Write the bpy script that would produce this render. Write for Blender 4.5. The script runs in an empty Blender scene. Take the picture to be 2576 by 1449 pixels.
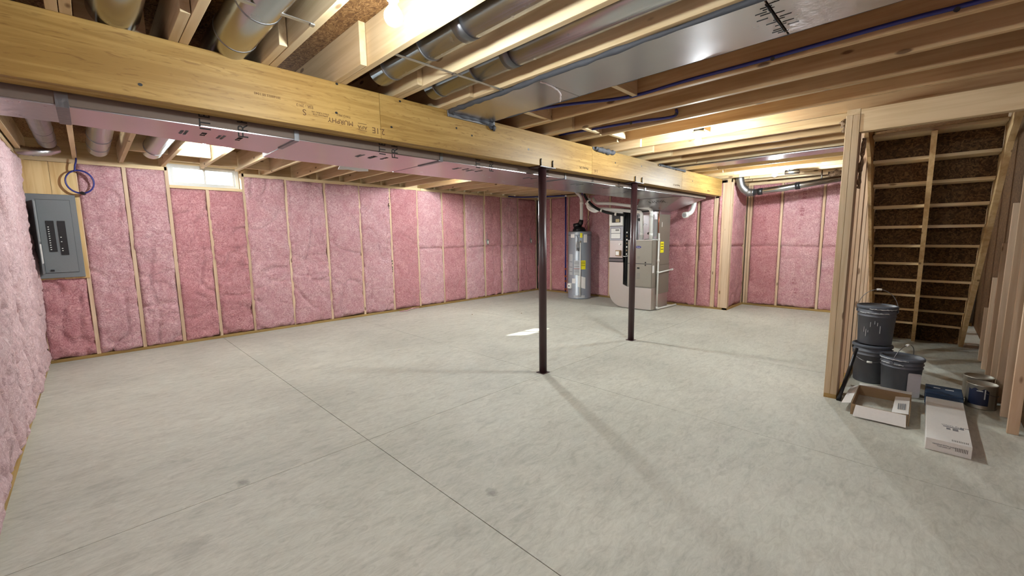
import bpy, math, random
import numpy as np
from mathutils import Matrix, Vector
C = bpy.context.scene.collection
SC = bpy.context.scene
# ------------------------------------------------------------------ camera
f, th, ro, ya, H = 1047.27, .123658, -.01285, .779954, 1.44
cy, sy = math.cos(ya), math.sin(ya); ct, st = math.cos(th), math.sin(th); cr, sr = math.cos(ro), math.sin(ro)
_M = np.array([[cr, -sr, 0], [sr, cr, 0], [0, 0, 1]]) @ np.array([[1, 0, 0], [0, ct, -st], [0, st, ct]])
_R = np.array([_M @ np.array([sy, 0, cy]), _M @ np.array([-cy, 0, sy]), _M @ np.array([0, -1, 0])])
cam_d = bpy.data.cameras.new('camera'); cam = bpy.data.objects.new('camera', cam_d); C.objects.link(cam)
cx_, cy_, cz_ = _R @ [1, 0, 0], -(_R @ [0, 1, 0]), -(_R @ [0, 0, 1])
cam.matrix_world = Matrix(((cx_[0], cy_[0], cz_[0], 0), (cx_[1], cy_[1], cz_[1], 0), (cx_[2], cy_[2], cz_[2], H), (0, 0, 0, 1)))
cam_d.sensor_width = 36; cam_d.lens = 36 * f / 2576; cam_d.clip_start = .05; cam_d.clip_end = 200
SC.camera = cam
# ------------------------------------------------------------------ world, sun, exposure
w = bpy.data.worlds.new('sky'); SC.world = w; w.use_nodes = True
bg = w.node_tree.nodes['Background']; bg.inputs[0].default_value = (.78, .89, 1, 1); bg.inputs[1].default_value = 4
sd = bpy.data.lights.new('sun', 'SUN'); sd.energy = 30; sd.angle = .009; sd.color = (1, .95, .86)
sun = bpy.data.objects.new('sun', sd); C.objects.link(sun)
sun.rotation_euler = Vector((3.1, -3.05, -2.19)).to_track_quat('-Z', 'Y').to_euler(); sun.location = (-3, 12, 6)
SC.view_settings.view_transform = 'Standard'; SC.view_settings.look = 'None'; SC.view_settings.gamma = 1
SC.view_settings.use_curve_mapping = False; SC.view_settings.exposure = 0.5
BULB = 1620.0
BULB_COL = (.87, .955, .98)
# ------------------------------------------------------------------ helpers
ORG = {}
def tag(o, label=None, cat=None, group=None, kind=None):
    if label: o['label'] = label
    if cat: o['category'] = cat
    if group: o['group'] = group
    if kind: o['kind'] = kind
    return o
def thing(name, label, cat, loc=(0, 0, 0), group=None, kind=None):
    o = bpy.data.objects.new(name, None); C.objects.link(o); o.location = loc; o.empty_display_size = .1
    ORG[o.name] = Vector(loc)
    return tag(o, label, cat, group, kind)
class MB:
    def __init__(s): s.v = []; s.f = []; s.m = []; s.c = 0; s.sm = []
    def add(s, v, f, sm=False):
        n = len(s.v); s.v += [tuple(p) for p in v]; s.f += [tuple(i + n for i in q) for q in f]; s.m += [s.c] * len(f); s.sm += [sm] * len(f); return s
    def mat(s, i): s.c = i; return s
    def box(s, x0, x1, y0, y1, z0, z1):
        return s.add([(x, y, z) for x in (x0, x1) for y in (y0, y1) for z in (z0, z1)],
                     [(0, 1, 3, 2), (4, 6, 7, 5), (0, 4, 5, 1), (2, 3, 7, 6), (0, 2, 6, 4), (1, 5, 7, 3)])
    def bev(s, x0, x1, y0, y1, z0, z1, b=.004):
        vs = []; L = [(x0, x1), (y0, y1), (z0, z1)]
        # chamfered box as convex hull style: three slabs' corners
        idx = {}
        for i in (0, 1):
            for j in (0, 1):
                for k in (0, 1):
                    c = [L[0][i], L[1][j], L[2][k]]; sg = [b if t == 0 else -b for t in (i, j, k)]
                    for a in range(3):
                        p = [c[q] + (sg[q] if q != a else 0) for q in range(3)]
                        idx[(i, j, k, a)] = len(vs); vs.append(p)
        F = []
        for a in range(3):
            o = [q for q in range(3) if q != a]
            for e in (0, 1):
                ring = []
                for (p, q) in ((0, 0), (1, 0), (1, 1), (0, 1)):
                    k = [0, 0, 0]; k[a] = e; k[o[0]] = p; k[o[1]] = q; ring.append(idx[(*k, a)])
                F.append(ring)
        for a in range(3):       # edges along axis a
            o = [q for q in range(3) if q != a]
            for p in (0, 1):
                for q in (0, 1):
                    k0 = [0, 0, 0]; k1 = [0, 0, 0]; k0[a] = 0; k1[a] = 1
                    for k in (k0, k1): k[o[0]] = p; k[o[1]] = q
                    F.append([idx[(*k0, o[0])], idx[(*k1, o[0])], idx[(*k1, o[1])], idx[(*k0, o[1])]])
        for i in (0, 1):
            for j in (0, 1):
                for k in (0, 1): F.append([idx[(i, j, k, 0)], idx[(i, j, k, 1)], idx[(i, j, k, 2)]])
        return s.add(vs, F)
    def prism(s, pts, a0, a1, axis):   # pts in the two other axes (cyclic order), extruded along axis
        n = len(pts); vs = []
        for a in (a0, a1):
            for (p, q) in pts:
                vs.append({'x': (a, p, q), 'y': (p, a, q), 'z': (p, q, a)}[axis])
        F = [tuple(range(n))[::-1], tuple(range(n, 2 * n))] + [(i, (i + 1) % n, n + (i + 1) % n, n + i) for i in range(n)]
        return s.add(vs, F)
    def tube(s, path, r, n=12, cap=True, closed=False):
        P = [Vector(p) for p in path]; N = len(P); rr = r if isinstance(r, (list, tuple)) else [r] * N
        up = None; vs = []
        for i, p in enumerate(P):
            if closed: t = P[(i + 1) % N] - P[i - 1]
            else: t = (P[min(i + 1, N - 1)] - P[max(i - 1, 0)])
            t.normalize()
            if up is None:
                up = Vector((0, 0, 1)) if abs(t.z) < .9 else Vector((1, 0, 0))
            b = t.cross(up).normalized(); up = b.cross(t).normalized()
            for k in range(n):
                a = 2 * math.pi * k / n; vs.append(p + b * (math.cos(a) * rr[i]) + up * (math.sin(a) * rr[i]))
        F = []
        for i in range(N if closed else N - 1):
            j = (i + 1) % N
            for k in range(n): F.append((i * n + k, i * n + (k + 1) % n, j * n + (k + 1) % n, j * n + k))
        s.add(vs, F, True)
        if cap and not closed:
            m = len(s.v) - len(vs)
            s.f += [tuple(m + k for k in range(n))[::-1], tuple(m + (N - 1) * n + k for k in range(n))]; s.m += [s.c] * 2; s.sm += [False] * 2
        return s
    def lathe(s, prof, c, n=32, cap0=True, cap1=True):
        vs = []; N = len(prof)
        for (r, z) in prof:
            for k in range(n):
                a = 2 * math.pi * k / n; vs.append((c[0] + r * math.cos(a), c[1] + r * math.sin(a), c[2] + z))
        F = [(i * n + k, i * n + (k + 1) % n, (i + 1) * n + (k + 1) % n, (i + 1) * n + k) for i in range(N - 1) for k in range(n)]
        m = len(s.v); s.add(vs, F, True)
        if cap0: s.f.append(tuple(m + k for k in range(n))[::-1]); s.m.append(s.c); s.sm.append(False)
        if cap1: s.f.append(tuple(m + (N - 1) * n + k for k in range(n))); s.m.append(s.c); s.sm.append(False)
        return s
    def grid(s, G):    # G array (a,b,3)
        a, b = G.shape[:2]
        return s.add(G.reshape(-1, 3).tolist(), [(i * b + j, i * b + j + 1, (i + 1) * b + j + 1, (i + 1) * b + j) for i in range(a - 1) for j in range(b - 1)], True)
    def build(s, name, mats, parent=None, origin=None):
        me = bpy.data.meshes.new(name)
        mats = mats if isinstance(mats, (list, tuple)) else [mats]
        po = ORG[parent.name] if parent else Vector((0, 0, 0))
        if origin is None: origin = po if parent else tuple(np.mean(np.array(s.v), axis=0))
        O = Vector(origin)
        me.from_pydata([(p[0] - O[0], p[1] - O[1], p[2] - O[2]) for p in s.v], [], s.f)
        for m in mats: me.materials.append(m)
        me.polygons.foreach_set('material_index', s.m); me.polygons.foreach_set('use_smooth', s.sm)
        bm_fix(me)
        o = bpy.data.objects.new(name, me); C.objects.link(o); ORG[o.name] = O
        o.location = O - po
        if parent: o.parent = parent
        return o
import bmesh
def bm_fix(me):
    b = bmesh.new(); b.from_mesh(me); bmesh.ops.recalc_face_normals(b, faces=b.faces); b.to_mesh(me); b.free(); me.update()
def boxpart(name, dims, mat, parent=None, b=0):
    m = MB(); (m.bev(*dims, b) if b else m.box(*dims))
    c = ((dims[0] + dims[1]) / 2, (dims[2] + dims[3]) / 2, (dims[4] + dims[5]) / 2)
    return m.build(name, mat, parent, c)
def text_part(name, body, size, loc, xd, yd, mat, parent, align='CENTER', sx=1, extr=.0006):
    cu = bpy.data.curves.new(name, 'FONT'); cu.body = body; cu.size = size; cu.align_x = align; cu.align_y = 'CENTER'; cu.extrude = extr; cu.resolution_u = 3
    t = bpy.data.objects.new(name + '_tmp', cu); C.objects.link(t); bpy.context.view_layer.update()
    me = bpy.data.meshes.new_from_object(t.evaluated_get(bpy.context.evaluated_depsgraph_get())); bpy.data.objects.remove(t)
    xd = Vector(xd); yd = Vector(yd); zd = xd.cross(yd)
    Mx = Matrix((( xd.x * sx, yd.x, zd.x, 0), (xd.y * sx, yd.y, zd.y, 0), (xd.z * sx, yd.z, zd.z, 0), (0, 0, 0, 1)))
    me.transform(Mx); me.materials.clear(); me.materials.append(mat)
    o = bpy.data.objects.new(name, me); C.objects.link(o); po = ORG[parent.name] if parent else Vector((0, 0, 0))
    o.location = Vector(loc) - po; ORG[o.name] = Vector(loc)
    if parent: o.parent = parent
    return o
def curve_pts(pts, n=8):    # catmull-rom
    P = [Vector(p) for p in pts]; out = []
    for i in range(len(P) - 1):
        p0 = P[max(i - 1, 0)]; p1 = P[i]; p2 = P[i + 1]; p3 = P[min(i + 2, len(P) - 1)]
        for k in range(n):
            t = k / n; out.append(.5 * ((2 * p1) + (p2 - p0) * t + (2 * p0 - 5 * p1 + 4 * p2 - p3) * t * t + (3 * p1 - p0 - 3 * p2 + p3) * t ** 3))
    out.append(P[-1]); return out
def bend(pts, r, n=6):      # polyline with rounded corners
    P = [Vector(p) for p in pts]; out = [P[0]]
    for i in range(1, len(P) - 1):
        a = (P[i - 1] - P[i]).normalized(); b = (P[i + 1] - P[i]).normalized()
        A = P[i] + a * r; B = P[i] + b * r
        for k in range(n + 1):
            t = k / n; out.append((1 - t) ** 2 * A + 2 * t * (1 - t) * P[i] + t * t * B)
    out.append(P[-1]); return out
# ------------------------------------------------------------------ materials
def newmat(name):
    m = bpy.data.materials.new(name); m.use_nodes = True; nt = m.node_tree
    b = nt.nodes['Principled BSDF']; return m, nt, b
def lnk(nt, a, b): nt.links.new(a, b)
def node(nt, t, **k):
    n = nt.nodes.new(t)
    for a, v in k.items(): setattr(n, a, v)
    return n
def s2l(c): return tuple(((x / 255) / 12.92 if x / 255 <= .04045 else ((x / 255 + .055) / 1.055) ** 2.4) for x in c) + (1,)
def plain(name, col, rough=.5, metal=0, spec=.5, bump=0, bscale=60, var=0):
    m, nt, b = newmat(name); b.inputs['Roughness'].default_value = rough; b.inputs['Metallic'].default_value = metal
    b.inputs['Specular IOR Level'].default_value = spec
    c = s2l(col); b.inputs['Base Color'].default_value = c
    tc = node(nt, 'ShaderNodeTexCoord')
    nz = node(nt, 'ShaderNodeTexNoise'); nz.inputs['Scale'].default_value = bscale * .2 if var else bscale; nz.inputs['Detail'].default_value = 4
    lnk(nt, tc.outputs['Object'], nz.inputs['Vector'])
    v = var or .06
    mx = node(nt, 'ShaderNodeMix', data_type='RGBA'); mx.inputs[6].default_value = tuple(x * (1 - v) for x in c[:3]) + (1,); mx.inputs[7].default_value = tuple(min(1, x * (1 + v)) for x in c[:3]) + (1,)
    lnk(nt, nz.outputs['Fac'], mx.inputs[0]); lnk(nt, mx.outputs[2], b.inputs['Base Color'])
    if bump:
        bp = node(nt, 'ShaderNodeBump'); bp.inputs['Strength'].default_value = bump; bp.inputs['Distance'].default_value = .004
        n2 = node(nt, 'ShaderNodeTexNoise'); n2.inputs['Scale'].default_value = bscale; lnk(nt, tc.outputs['Object'], n2.inputs['Vector'])
        lnk(nt, n2.outputs['Fac'], bp.inputs['Height']); lnk(nt, bp.outputs['Normal'], b.inputs['Normal'])
    return m
def wood(name, axis, c1, c2, knots=True, rough=.7, dirt=.0, kcol=(92, 58, 34), fine=1.0):
    m, nt, b = newmat(name); b.inputs['Roughness'].default_value = rough; b.inputs['Specular IOR Level'].default_value = .25
    geo = node(nt, 'ShaderNodeNewGeometry'); oi = node(nt, 'ShaderNodeObjectInfo')
    off = node(nt, 'ShaderNodeVectorMath', operation='SCALE'); cmb = node(nt, 'ShaderNodeCombineXYZ')
    for i in range(3): lnk(nt, oi.outputs['Random'], cmb.inputs[i])
    off.inputs['Scale'].default_value = 37.0; lnk(nt, cmb.outputs[0], off.inputs[0])
    ad = node(nt, 'ShaderNodeVectorMath', operation='ADD'); lnk(nt, geo.outputs['Position'], ad.inputs[0]); lnk(nt, off.outputs[0], ad.inputs[1])
    def mapped(along, across):
        mp = node(nt, 'ShaderNodeMapping'); s = [across] * 3; s['xyz'.index(axis)] = along
        mp.inputs['Scale'].default_value = s; lnk(nt, ad.outputs[0], mp.inputs['Vector']); return mp.outputs[0]
    n1 = node(nt, 'ShaderNodeTexNoise'); n1.inputs['Scale'].default_value = 1; n1.inputs['Detail'].default_value = 5; n1.inputs['Distortion'].default_value = .6
    lnk(nt, mapped(1.6, 28 * fine), n1.inputs['Vector'])
    n2 = node(nt, 'ShaderNodeTexNoise'); n2.inputs['Scale'].default_value = 1; n2.inputs['Detail'].default_value = 3
    lnk(nt, mapped(.7, 4), n2.inputs['Vector'])
    av = node(nt, 'ShaderNodeMath', operation='ADD'); lnk(nt, n1.outputs['Fac'], av.inputs[0]); lnk(nt, n2.outputs['Fac'], av.inputs[1])
    rp = node(nt, 'ShaderNodeValToRGB'); e = rp.color_ramp.elements; e[0].position = .40; e[0].color = s2l(c2); e[1].position = .60; e[1].color = s2l(c1)
    hf = node(nt, 'ShaderNodeMath', operation='MULTIPLY'); hf.inputs[1].default_value = .5; lnk(nt, av.outputs[0], hf.inputs[0]); lnk(nt, hf.outputs[0], rp.inputs[0])
    col = rp.outputs[0]
    # per piece tone
    hs = node(nt, 'ShaderNodeHueSaturation'); mr = node(nt, 'ShaderNodeMapRange'); mr.inputs[3].default_value = .86; mr.inputs[4].default_value = 1.08
    lnk(nt, oi.outputs['Random'], mr.inputs[0]); lnk(nt, mr.outputs[0], hs.inputs['Value']); lnk(nt, col, hs.inputs['Color']); col = hs.outputs[0]
    if fine > 1.2:
        fl_ = node(nt, 'ShaderNodeTexNoise'); fl_.inputs['Scale'].default_value = 1; fl_.inputs['Detail'].default_value = 6; fl_.inputs['Distortion'].default_value = 1.5; lnk(nt, mapped(9, 55), fl_.inputs['Vector'])
        mf = node(nt, 'ShaderNodeMapRange'); mf.inputs[1].default_value = .56; mf.inputs[2].default_value = .70; mf.inputs[4].default_value = .55; lnk(nt, fl_.outputs['Fac'], mf.inputs[0])
        mx = node(nt, 'ShaderNodeMix', data_type='RGBA'); lnk(nt, mf.outputs[0], mx.inputs[0]); lnk(nt, col, mx.inputs[6]); mx.inputs[7].default_value = s2l((112, 78, 36)); col = mx.outputs[2]
    if knots:
        vo = node(nt, 'ShaderNodeTexVoronoi'); vo.inputs['Scale'].default_value = 1
        lnk(nt, mapped(3.0, 8.5), vo.inputs['Vector'])
        lt = node(nt, 'ShaderNodeMapRange'); lt.inputs[1].default_value = .085; lt.inputs[2].default_value = .13; lt.inputs[3].default_value = .75; lt.inputs[4].default_value = 0
        lnk(nt, vo.outputs['Distance'], lt.inputs[0])
        mx = node(nt, 'ShaderNodeMix', data_type='RGBA'); lnk(nt, lt.outputs[0], mx.inputs[0]); lnk(nt, col, mx.inputs[6]); mx.inputs[7].default_value = s2l(kcol); col = mx.outputs[2]
    if dirt:
        n3 = node(nt, 'ShaderNodeTexNoise'); n3.inputs['Scale'].default_value = 2.2; n3.inputs['Detail'].default_value = 6; lnk(nt, ad.outputs[0], n3.inputs['Vector'])
        m3 = node(nt, 'ShaderNodeMapRange'); m3.inputs[1].default_value = .55; m3.inputs[2].default_value = .75; m3.inputs[4].default_value = dirt; lnk(nt, n3.outputs['Fac'], m3.inputs[0])
        mx = node(nt, 'ShaderNodeMix', data_type='RGBA'); lnk(nt, m3.outputs[0], mx.inputs[0]); lnk(nt, col, mx.inputs[6]); mx.inputs[7].default_value = s2l((95, 75, 55)); col = mx.outputs[2]
    lnk(nt, col, b.inputs['Base Color'])
    bp = node(nt, 'ShaderNodeBump'); bp.inputs['Strength'].default_value = .25; bp.inputs['Distance'].default_value = .003
    lnk(nt, n1.outputs['Fac'], bp.inputs['Height']); lnk(nt, bp.outputs['Normal'], b.inputs['Normal'])
    return m
def osb(name, c1, c2, c3):
    m, nt, b = newmat(name); b.inputs['Roughness'].default_value = .8; b.inputs['Specular IOR Level'].default_value = .2
    geo = node(nt, 'ShaderNodeNewGeometry')
    cols = []
    vo = node(nt, 'ShaderNodeTexVoronoi'); mp = node(nt, 'ShaderNodeMapping'); mp.inputs['Scale'].default_value = (34, 12, 14); mp.inputs['Rotation'].default_value = (.5, .4, .7)
    nz = node(nt, 'ShaderNodeTexNoise'); nz.inputs['Scale'].default_value = 9; nz.inputs['Detail'].default_value = 3
    lnk(nt, geo.outputs['Position'], nz.inputs['Vector'])
    av = node(nt, 'ShaderNodeMix', data_type='VECTOR'); av.inputs[0].default_value = .12; lnk(nt, geo.outputs['Position'], av.inputs[4]); lnk(nt, nz.outputs['Color'], av.inputs[5])
    lnk(nt, av.outputs[1], mp.inputs['Vector']); lnk(nt, mp.outputs[0], vo.inputs['Vector'])
    sp = node(nt, 'ShaderNodeSeparateColor'); lnk(nt, vo.outputs['Color'], sp.inputs[0])
    rp = node(nt, 'ShaderNodeValToRGB'); e = rp.color_ramp.elements; e[0].color = s2l(c2); e[1].color = s2l(c1); x = e.new(.5); x.color = s2l(c3)
    lnk(nt, sp.outputs[0], rp.inputs[0])
    n2 = node(nt, 'ShaderNodeTexNoise'); n2.inputs['Scale'].default_value = 60; n2.inputs['Detail'].default_value = 4; lnk(nt, geo.outputs['Position'], n2.inputs['Vector'])
    mx = node(nt, 'ShaderNodeMix', data_type='RGBA', blend_type='MULTIPLY'); mx.inputs[0].default_value = .5
    r2 = node(nt, 'ShaderNodeValToRGB'); r2.color_ramp.elements[0].position = .3; r2.color_ramp.elements[0].color = (.45, .4, .35, 1); r2.color_ramp.elements[1].position = .65
    lnk(nt, n2.outputs['Fac'], r2.inputs[0]); lnk(nt, rp.outputs[0], mx.inputs[6]); lnk(nt, r2.outputs[0], mx.inputs[7]); lnk(nt, mx.outputs[2], b.inputs['Base Color'])
    bp = node(nt, 'ShaderNodeBump'); bp.inputs['Strength'].default_value = .4; bp.inputs['Distance'].default_value = .003; lnk(nt, sp.outputs[1], bp.inputs['Height']); lnk(nt, bp.outputs['Normal'], b.inputs['Normal'])
    return m
def fibre(name, c1, c2, c3):
    m, nt, b = newmat(name); b.inputs['Roughness'].default_value = 1; b.inputs['Specular IOR Level'].default_value = .05
    b.inputs['Sheen Weight'].default_value = .15
    geo = node(nt, 'ShaderNodeNewGeometry'); oi = node(nt, 'ShaderNodeObjectInfo')
    off = node(nt, 'ShaderNodeVectorMath', operation='SCALE'); cmb = node(nt, 'ShaderNodeCombineXYZ')
    for i in range(3): lnk(nt, oi.outputs['Random'], cmb.inputs[i])
    off.inputs['Scale'].default_value = 23.0; lnk(nt, cmb.outputs[0], off.inputs[0])
    ad = node(nt, 'ShaderNodeVectorMath', operation='ADD'); lnk(nt, geo.outputs['Position'], ad.inputs[0]); lnk(nt, off.outputs[0], ad.inputs[1])
    n1 = node(nt, 'ShaderNodeTexNoise'); n1.inputs['Scale'].default_value = 3.5; n1.inputs['Detail'].default_value = 5; n1.inputs['Roughness'].default_value = .6; n1.inputs['Distortion'].default_value = 1.2
    lnk(nt, ad.outputs[0], n1.inputs['Vector'])
    n2 = node(nt, 'ShaderNodeTexNoise'); n2.inputs['Scale'].default_value = 24; n2.inputs['Detail'].default_value = 9; n2.inputs['Distortion'].default_value = 2.5; n2.inputs['Roughness'].default_value = .65
    lnk(nt, ad.outputs[0], n2.inputs['Vector'])
    r1 = node(nt, 'ShaderNodeValToRGB'); e = r1.color_ramp.elements; e[0].position = .36; e[0].color = s2l(c2); e[1].position = .64; e[1].color = s2l(c1)
    lnk(nt, n1.outputs['Fac'], r1.inputs[0])
    r2 = node(nt, 'ShaderNodeMapRange'); r2.inputs[1].default_value = .40; r2.inputs[2].default_value = .60; lnk(nt, n2.outputs['Fac'], r2.inputs[0])
    mx = node(nt, 'ShaderNodeMix', data_type='RGBA'); mx.inputs[6].default_value = s2l(c3)
    ml = node(nt, 'ShaderNodeMapRange'); ml.inputs[1].default_value = 0; ml.inputs[2].default_value = 1; ml.inputs[3].default_value = .18; ml.inputs[4].default_value = 1.0
    lnk(nt, r2.outputs[0], ml.inputs[0]); lnk(nt, ml.outputs[0], mx.inputs[0]); lnk(nt, r1.outputs[0], mx.inputs[7])
    hs = node(nt, 'ShaderNodeHueSaturation'); mr = node(nt, 'ShaderNodeMapRange'); mr.inputs[3].default_value = .94; mr.inputs[4].default_value = 1.04
    lnk(nt, oi.outputs['Random'], mr.inputs[0]); lnk(nt, mr.outputs[0], hs.inputs['Value']); lnk(nt, mx.outputs[2], hs.inputs['Color'])
    lnk(nt, hs.outputs[0], b.inputs['Base Color'])
    bp = node(nt, 'ShaderNodeBump'); bp.inputs['Strength'].default_value = 1.0; bp.inputs['Distance'].default_value = .016
    lnk(nt, n2.outputs['Fac'], bp.inputs['Height']); lnk(nt, bp.outputs['Normal'], b.inputs['Normal'])
    return m
def metal(name, col, rough=.3, streak=True, bump=.1, scale=14, met=1.0):
    m, nt, b = newmat(name); b.inputs['Metallic'].default_value = met; b.inputs['Base Color'].default_value = s2l(col)
    geo = node(nt, 'ShaderNodeNewGeometry'); nz = node(nt, 'ShaderNodeTexNoise'); nz.inputs['Scale'].default_value = scale; nz.inputs['Detail'].default_value = 4
    lnk(nt, geo.outputs['Position'], nz.inputs['Vector'])
    mr = node(nt, 'ShaderNodeMapRange'); mr.inputs[3].default_value = rough * .75; mr.inputs[4].default_value = rough * 1.3; lnk(nt, nz.outputs['Fac'], mr.inputs[0]); lnk(nt, mr.outputs[0], b.inputs['Roughness'])
    bp = node(nt, 'ShaderNodeBump'); bp.inputs['Strength'].default_value = bump; bp.inputs['Distance'].default_value = .01
    lnk(nt, nz.outputs['Fac'], bp.inputs['Height']); lnk(nt, bp.outputs['Normal'], b.inputs['Normal'])
    return m
def concrete(name, stains=()):
    m, nt, b = newmat(name); b.inputs['Specular IOR Level'].default_value = .3
    geo = node(nt, 'ShaderNodeNewGeometry')
    mp = node(nt, 'ShaderNodeMapping'); mp.inputs['Rotation'].default_value = (0, 0, -.35); mp.inputs['Scale'].default_value = (1.0, 2.6, 1); lnk(nt, geo.outputs['Position'], mp.inputs['Vector'])
    def nz(sc, det, dist, vec, rough=.55):
        n = node(nt, 'ShaderNodeTexNoise'); n.inputs['Scale'].default_value = sc; n.inputs['Detail'].default_value = det; n.inputs['Distortion'].default_value = dist; n.inputs['Roughness'].default_value = rough
        lnk(nt, vec, n.inputs['Vector']); return n.outputs['Fac']
    big = nz(.7, 4, .5, geo.outputs['Position']); mid = nz(3.2, 8, 1.6, mp.outputs[0], .68); fin = nz(60, 5, 0, geo.outputs['Position']); sml = nz(11, 9, 1.4, mp.outputs[0], .72)
    r1 = node(nt, 'ShaderNodeValToRGB'); e = r1.color_ramp.elements; e[0].position = .35; e[0].color = s2l((182, 181, 170)); e[1].position = .65; e[1].color = s2l((200, 199, 187)); lnk(nt, big, r1.inputs[0])
    r2 = node(nt, 'ShaderNodeValToRGB'); e = r2.color_ramp.elements; e[0].position = .33; e[0].color = (.80, .79, .78, 1); e[1].position = .52; e[1].color = (1, 1, 1, 1); x = e.new(.68); x.color = (1.0, 1.0, 1.0, 1); lnk(nt, mid, r2.inputs[0])
    mx = node(nt, 'ShaderNodeMix', data_type='RGBA', blend_type='MULTIPLY'); mx.inputs[0].default_value = .8; lnk(nt, r1.outputs[0], mx.inputs[6]); lnk(nt, r2.outputs[0], mx.inputs[7])
    r3 = node(nt, 'ShaderNodeMapRange'); r3.inputs[1].default_value = .62; r3.inputs[2].default_value = .74; r3.inputs[4].default_value = .35; lnk(nt, mid, r3.inputs[0])
    m3 = node(nt, 'ShaderNodeMix', data_type='RGBA'); lnk(nt, r3.outputs[0], m3.inputs[0]); lnk(nt, mx.outputs[2], m3.inputs[6]); m3.inputs[7].default_value = s2l((226, 222, 210)); col = m3.outputs[2]
    r4 = node(nt, 'ShaderNodeValToRGB'); e = r4.color_ramp.elements; e[0].position = .34; e[0].color = (.78, .77, .75, 1); e[1].position = .66; e[1].color = (1.12, 1.12, 1.12, 1); x = e.new(.5); x.color = (.97, .97, .96, 1); lnk(nt, sml, r4.inputs[0])
    m5 = node(nt, 'ShaderNodeMix', data_type='RGBA', blend_type='MULTIPLY'); m5.inputs[0].default_value = .7; lnk(nt, col, m5.inputs[6]); lnk(nt, r4.outputs[0], m5.inputs[7]); col = m5.outputs[2]
    for (sx_, sy_, rad, dk) in stains:
        vm = node(nt, 'ShaderNodeVectorMath', operation='DISTANCE'); vm.inputs[1].default_value = (sx_, sy_, 0)
        nn = node(nt, 'ShaderNodeTexNoise'); nn.inputs['Scale'].default_value = 25; lnk(nt, geo.outputs['Position'], nn.inputs['Vector'])
        va = node(nt, 'ShaderNodeMix', data_type='VECTOR'); va.inputs[0].default_value = .05; lnk(nt, geo.outputs['Position'], va.inputs[4]); lnk(nt, nn.outputs['Color'], va.inputs[5])
        lnk(nt, va.outputs[1], vm.inputs[0]); mr = node(nt, 'ShaderNodeMapRange'); mr.inputs[1].default_value = rad * .7; mr.inputs[2].default_value = rad * 1.4; mr.inputs[3].default_value = dk; mr.inputs[4].default_value = 0
        lnk(nt, vm.outputs['Value'], mr.inputs[0])
        m4 = node(nt, 'ShaderNodeMix', data_type='RGBA'); lnk(nt, mr.outputs[0], m4.inputs[0]); lnk(nt, col, m4.inputs[6]); m4.inputs[7].default_value = s2l((90, 84, 78)); col = m4.outputs[2]
    lnk(nt, col, b.inputs['Base Color'])
    rr = node(nt, 'ShaderNodeMapRange'); rr.inputs[3].default_value = .5; rr.inputs[4].default_value = .75; lnk(nt, mid, rr.inputs[0]); lnk(nt, rr.outputs[0], b.inputs['Roughness'])
    bp = node(nt, 'ShaderNodeBump'); bp.inputs['Strength'].default_value = .12; bp.inputs['Distance'].default_value = .004; lnk(nt, fin, bp.inputs['Height']); lnk(nt, bp.outputs['Normal'], b.inputs['Normal'])
    return m
def glassmat(name):
    m = bpy.data.materials.new(name); m.use_nodes = True; nt = m.node_tree; nt.nodes.clear()
    o = node(nt, 'ShaderNodeOutputMaterial'); t = node(nt, 'ShaderNodeBsdfTransparent'); g = node(nt, 'ShaderNodeBsdfGlossy'); g.inputs['Roughness'].default_value = .02
    fr = node(nt, 'ShaderNodeLayerWeight'); fr.inputs['Blend'].default_value = .12; mx = node(nt, 'ShaderNodeMixShader'); t.inputs[0].default_value = (.95, .98, .97, 1)
    lnk(nt, fr.outputs['Facing'], mx.inputs[0]); lnk(nt, t.outputs[0], mx.inputs[1]); lnk(nt, g.outputs[0], mx.inputs[2]); lnk(nt, mx.outputs[0], o.inputs[0]); return m
def emis(name, col, s):
    m, nt, b = newmat(name); b.inputs['Base Color'].default_value = (.9, .9, .9, 1); b.inputs['Emission Color'].default_value = (*col, 1); b.inputs['Emission Strength'].default_value = s; return m
PINE1, PINE2 = (222, 200, 162), (202, 176, 134)
W = {a: wood('pine_' + a, a, PINE1, PINE2) for a in 'xyz'}
WST = wood('stud_pine', 'z', (214, 188, 160), (196, 166, 136), True)
WDK = wood('joist_pine_warm', 'y', (200, 170, 128), (172, 138, 96), True, dirt=.15, kcol=(70, 38, 18))
WPL = wood('treated_plate', 'x', (176, 146, 92), (146, 116, 66), False)
WPLY = wood('treated_plate_side', 'y', (176, 146, 92), (146, 116, 66), False)
LVL = wood('laminated_veneer', 'x', (180, 146, 84), (150, 116, 60), False, rough=.45, fine=1.6, dirt=.12)
PLYW = wood('plywood_board', 'z', (222, 192, 140), (198, 160, 106), True)
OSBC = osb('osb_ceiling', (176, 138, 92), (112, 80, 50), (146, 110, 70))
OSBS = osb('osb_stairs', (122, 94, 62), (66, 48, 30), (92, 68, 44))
CONC = concrete('slab_concrete', [(1.426, 1.579, .035, .55), (.362, 2.777, .02, .5), (.511, 2.674, .035, .5), (1.119, 1.472, .05, .22), (.219, 2.261, .07, .2), (2.3, 1.9, .02, .2)])
CONCW = plain('foundation_concrete', (150, 146, 140), .9, bump=.2)
DARKGAP = plain('joint_dark_concrete', (96, 92, 86), .95)  # darker concrete base that shows in the joints between slabs
PINK = fibre('pink_fibreglass', (230, 192, 194), (216, 168, 172), (180, 124, 130))
PINKR = fibre('rose_fibreglass', (222, 170, 172), (204, 146, 150), (170, 106, 112))
PINKL = fibre('pale_pink_fibreglass', (240, 212, 212), (230, 196, 197), (206, 164, 167))
BROWNF = fibre('brown_mineral_wool', (168, 138, 108), (140, 112, 84), (92, 70, 50))
FOIL = metal('foil_wrap', (188, 184, 186), .24, bump=.03, scale=5)
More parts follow.
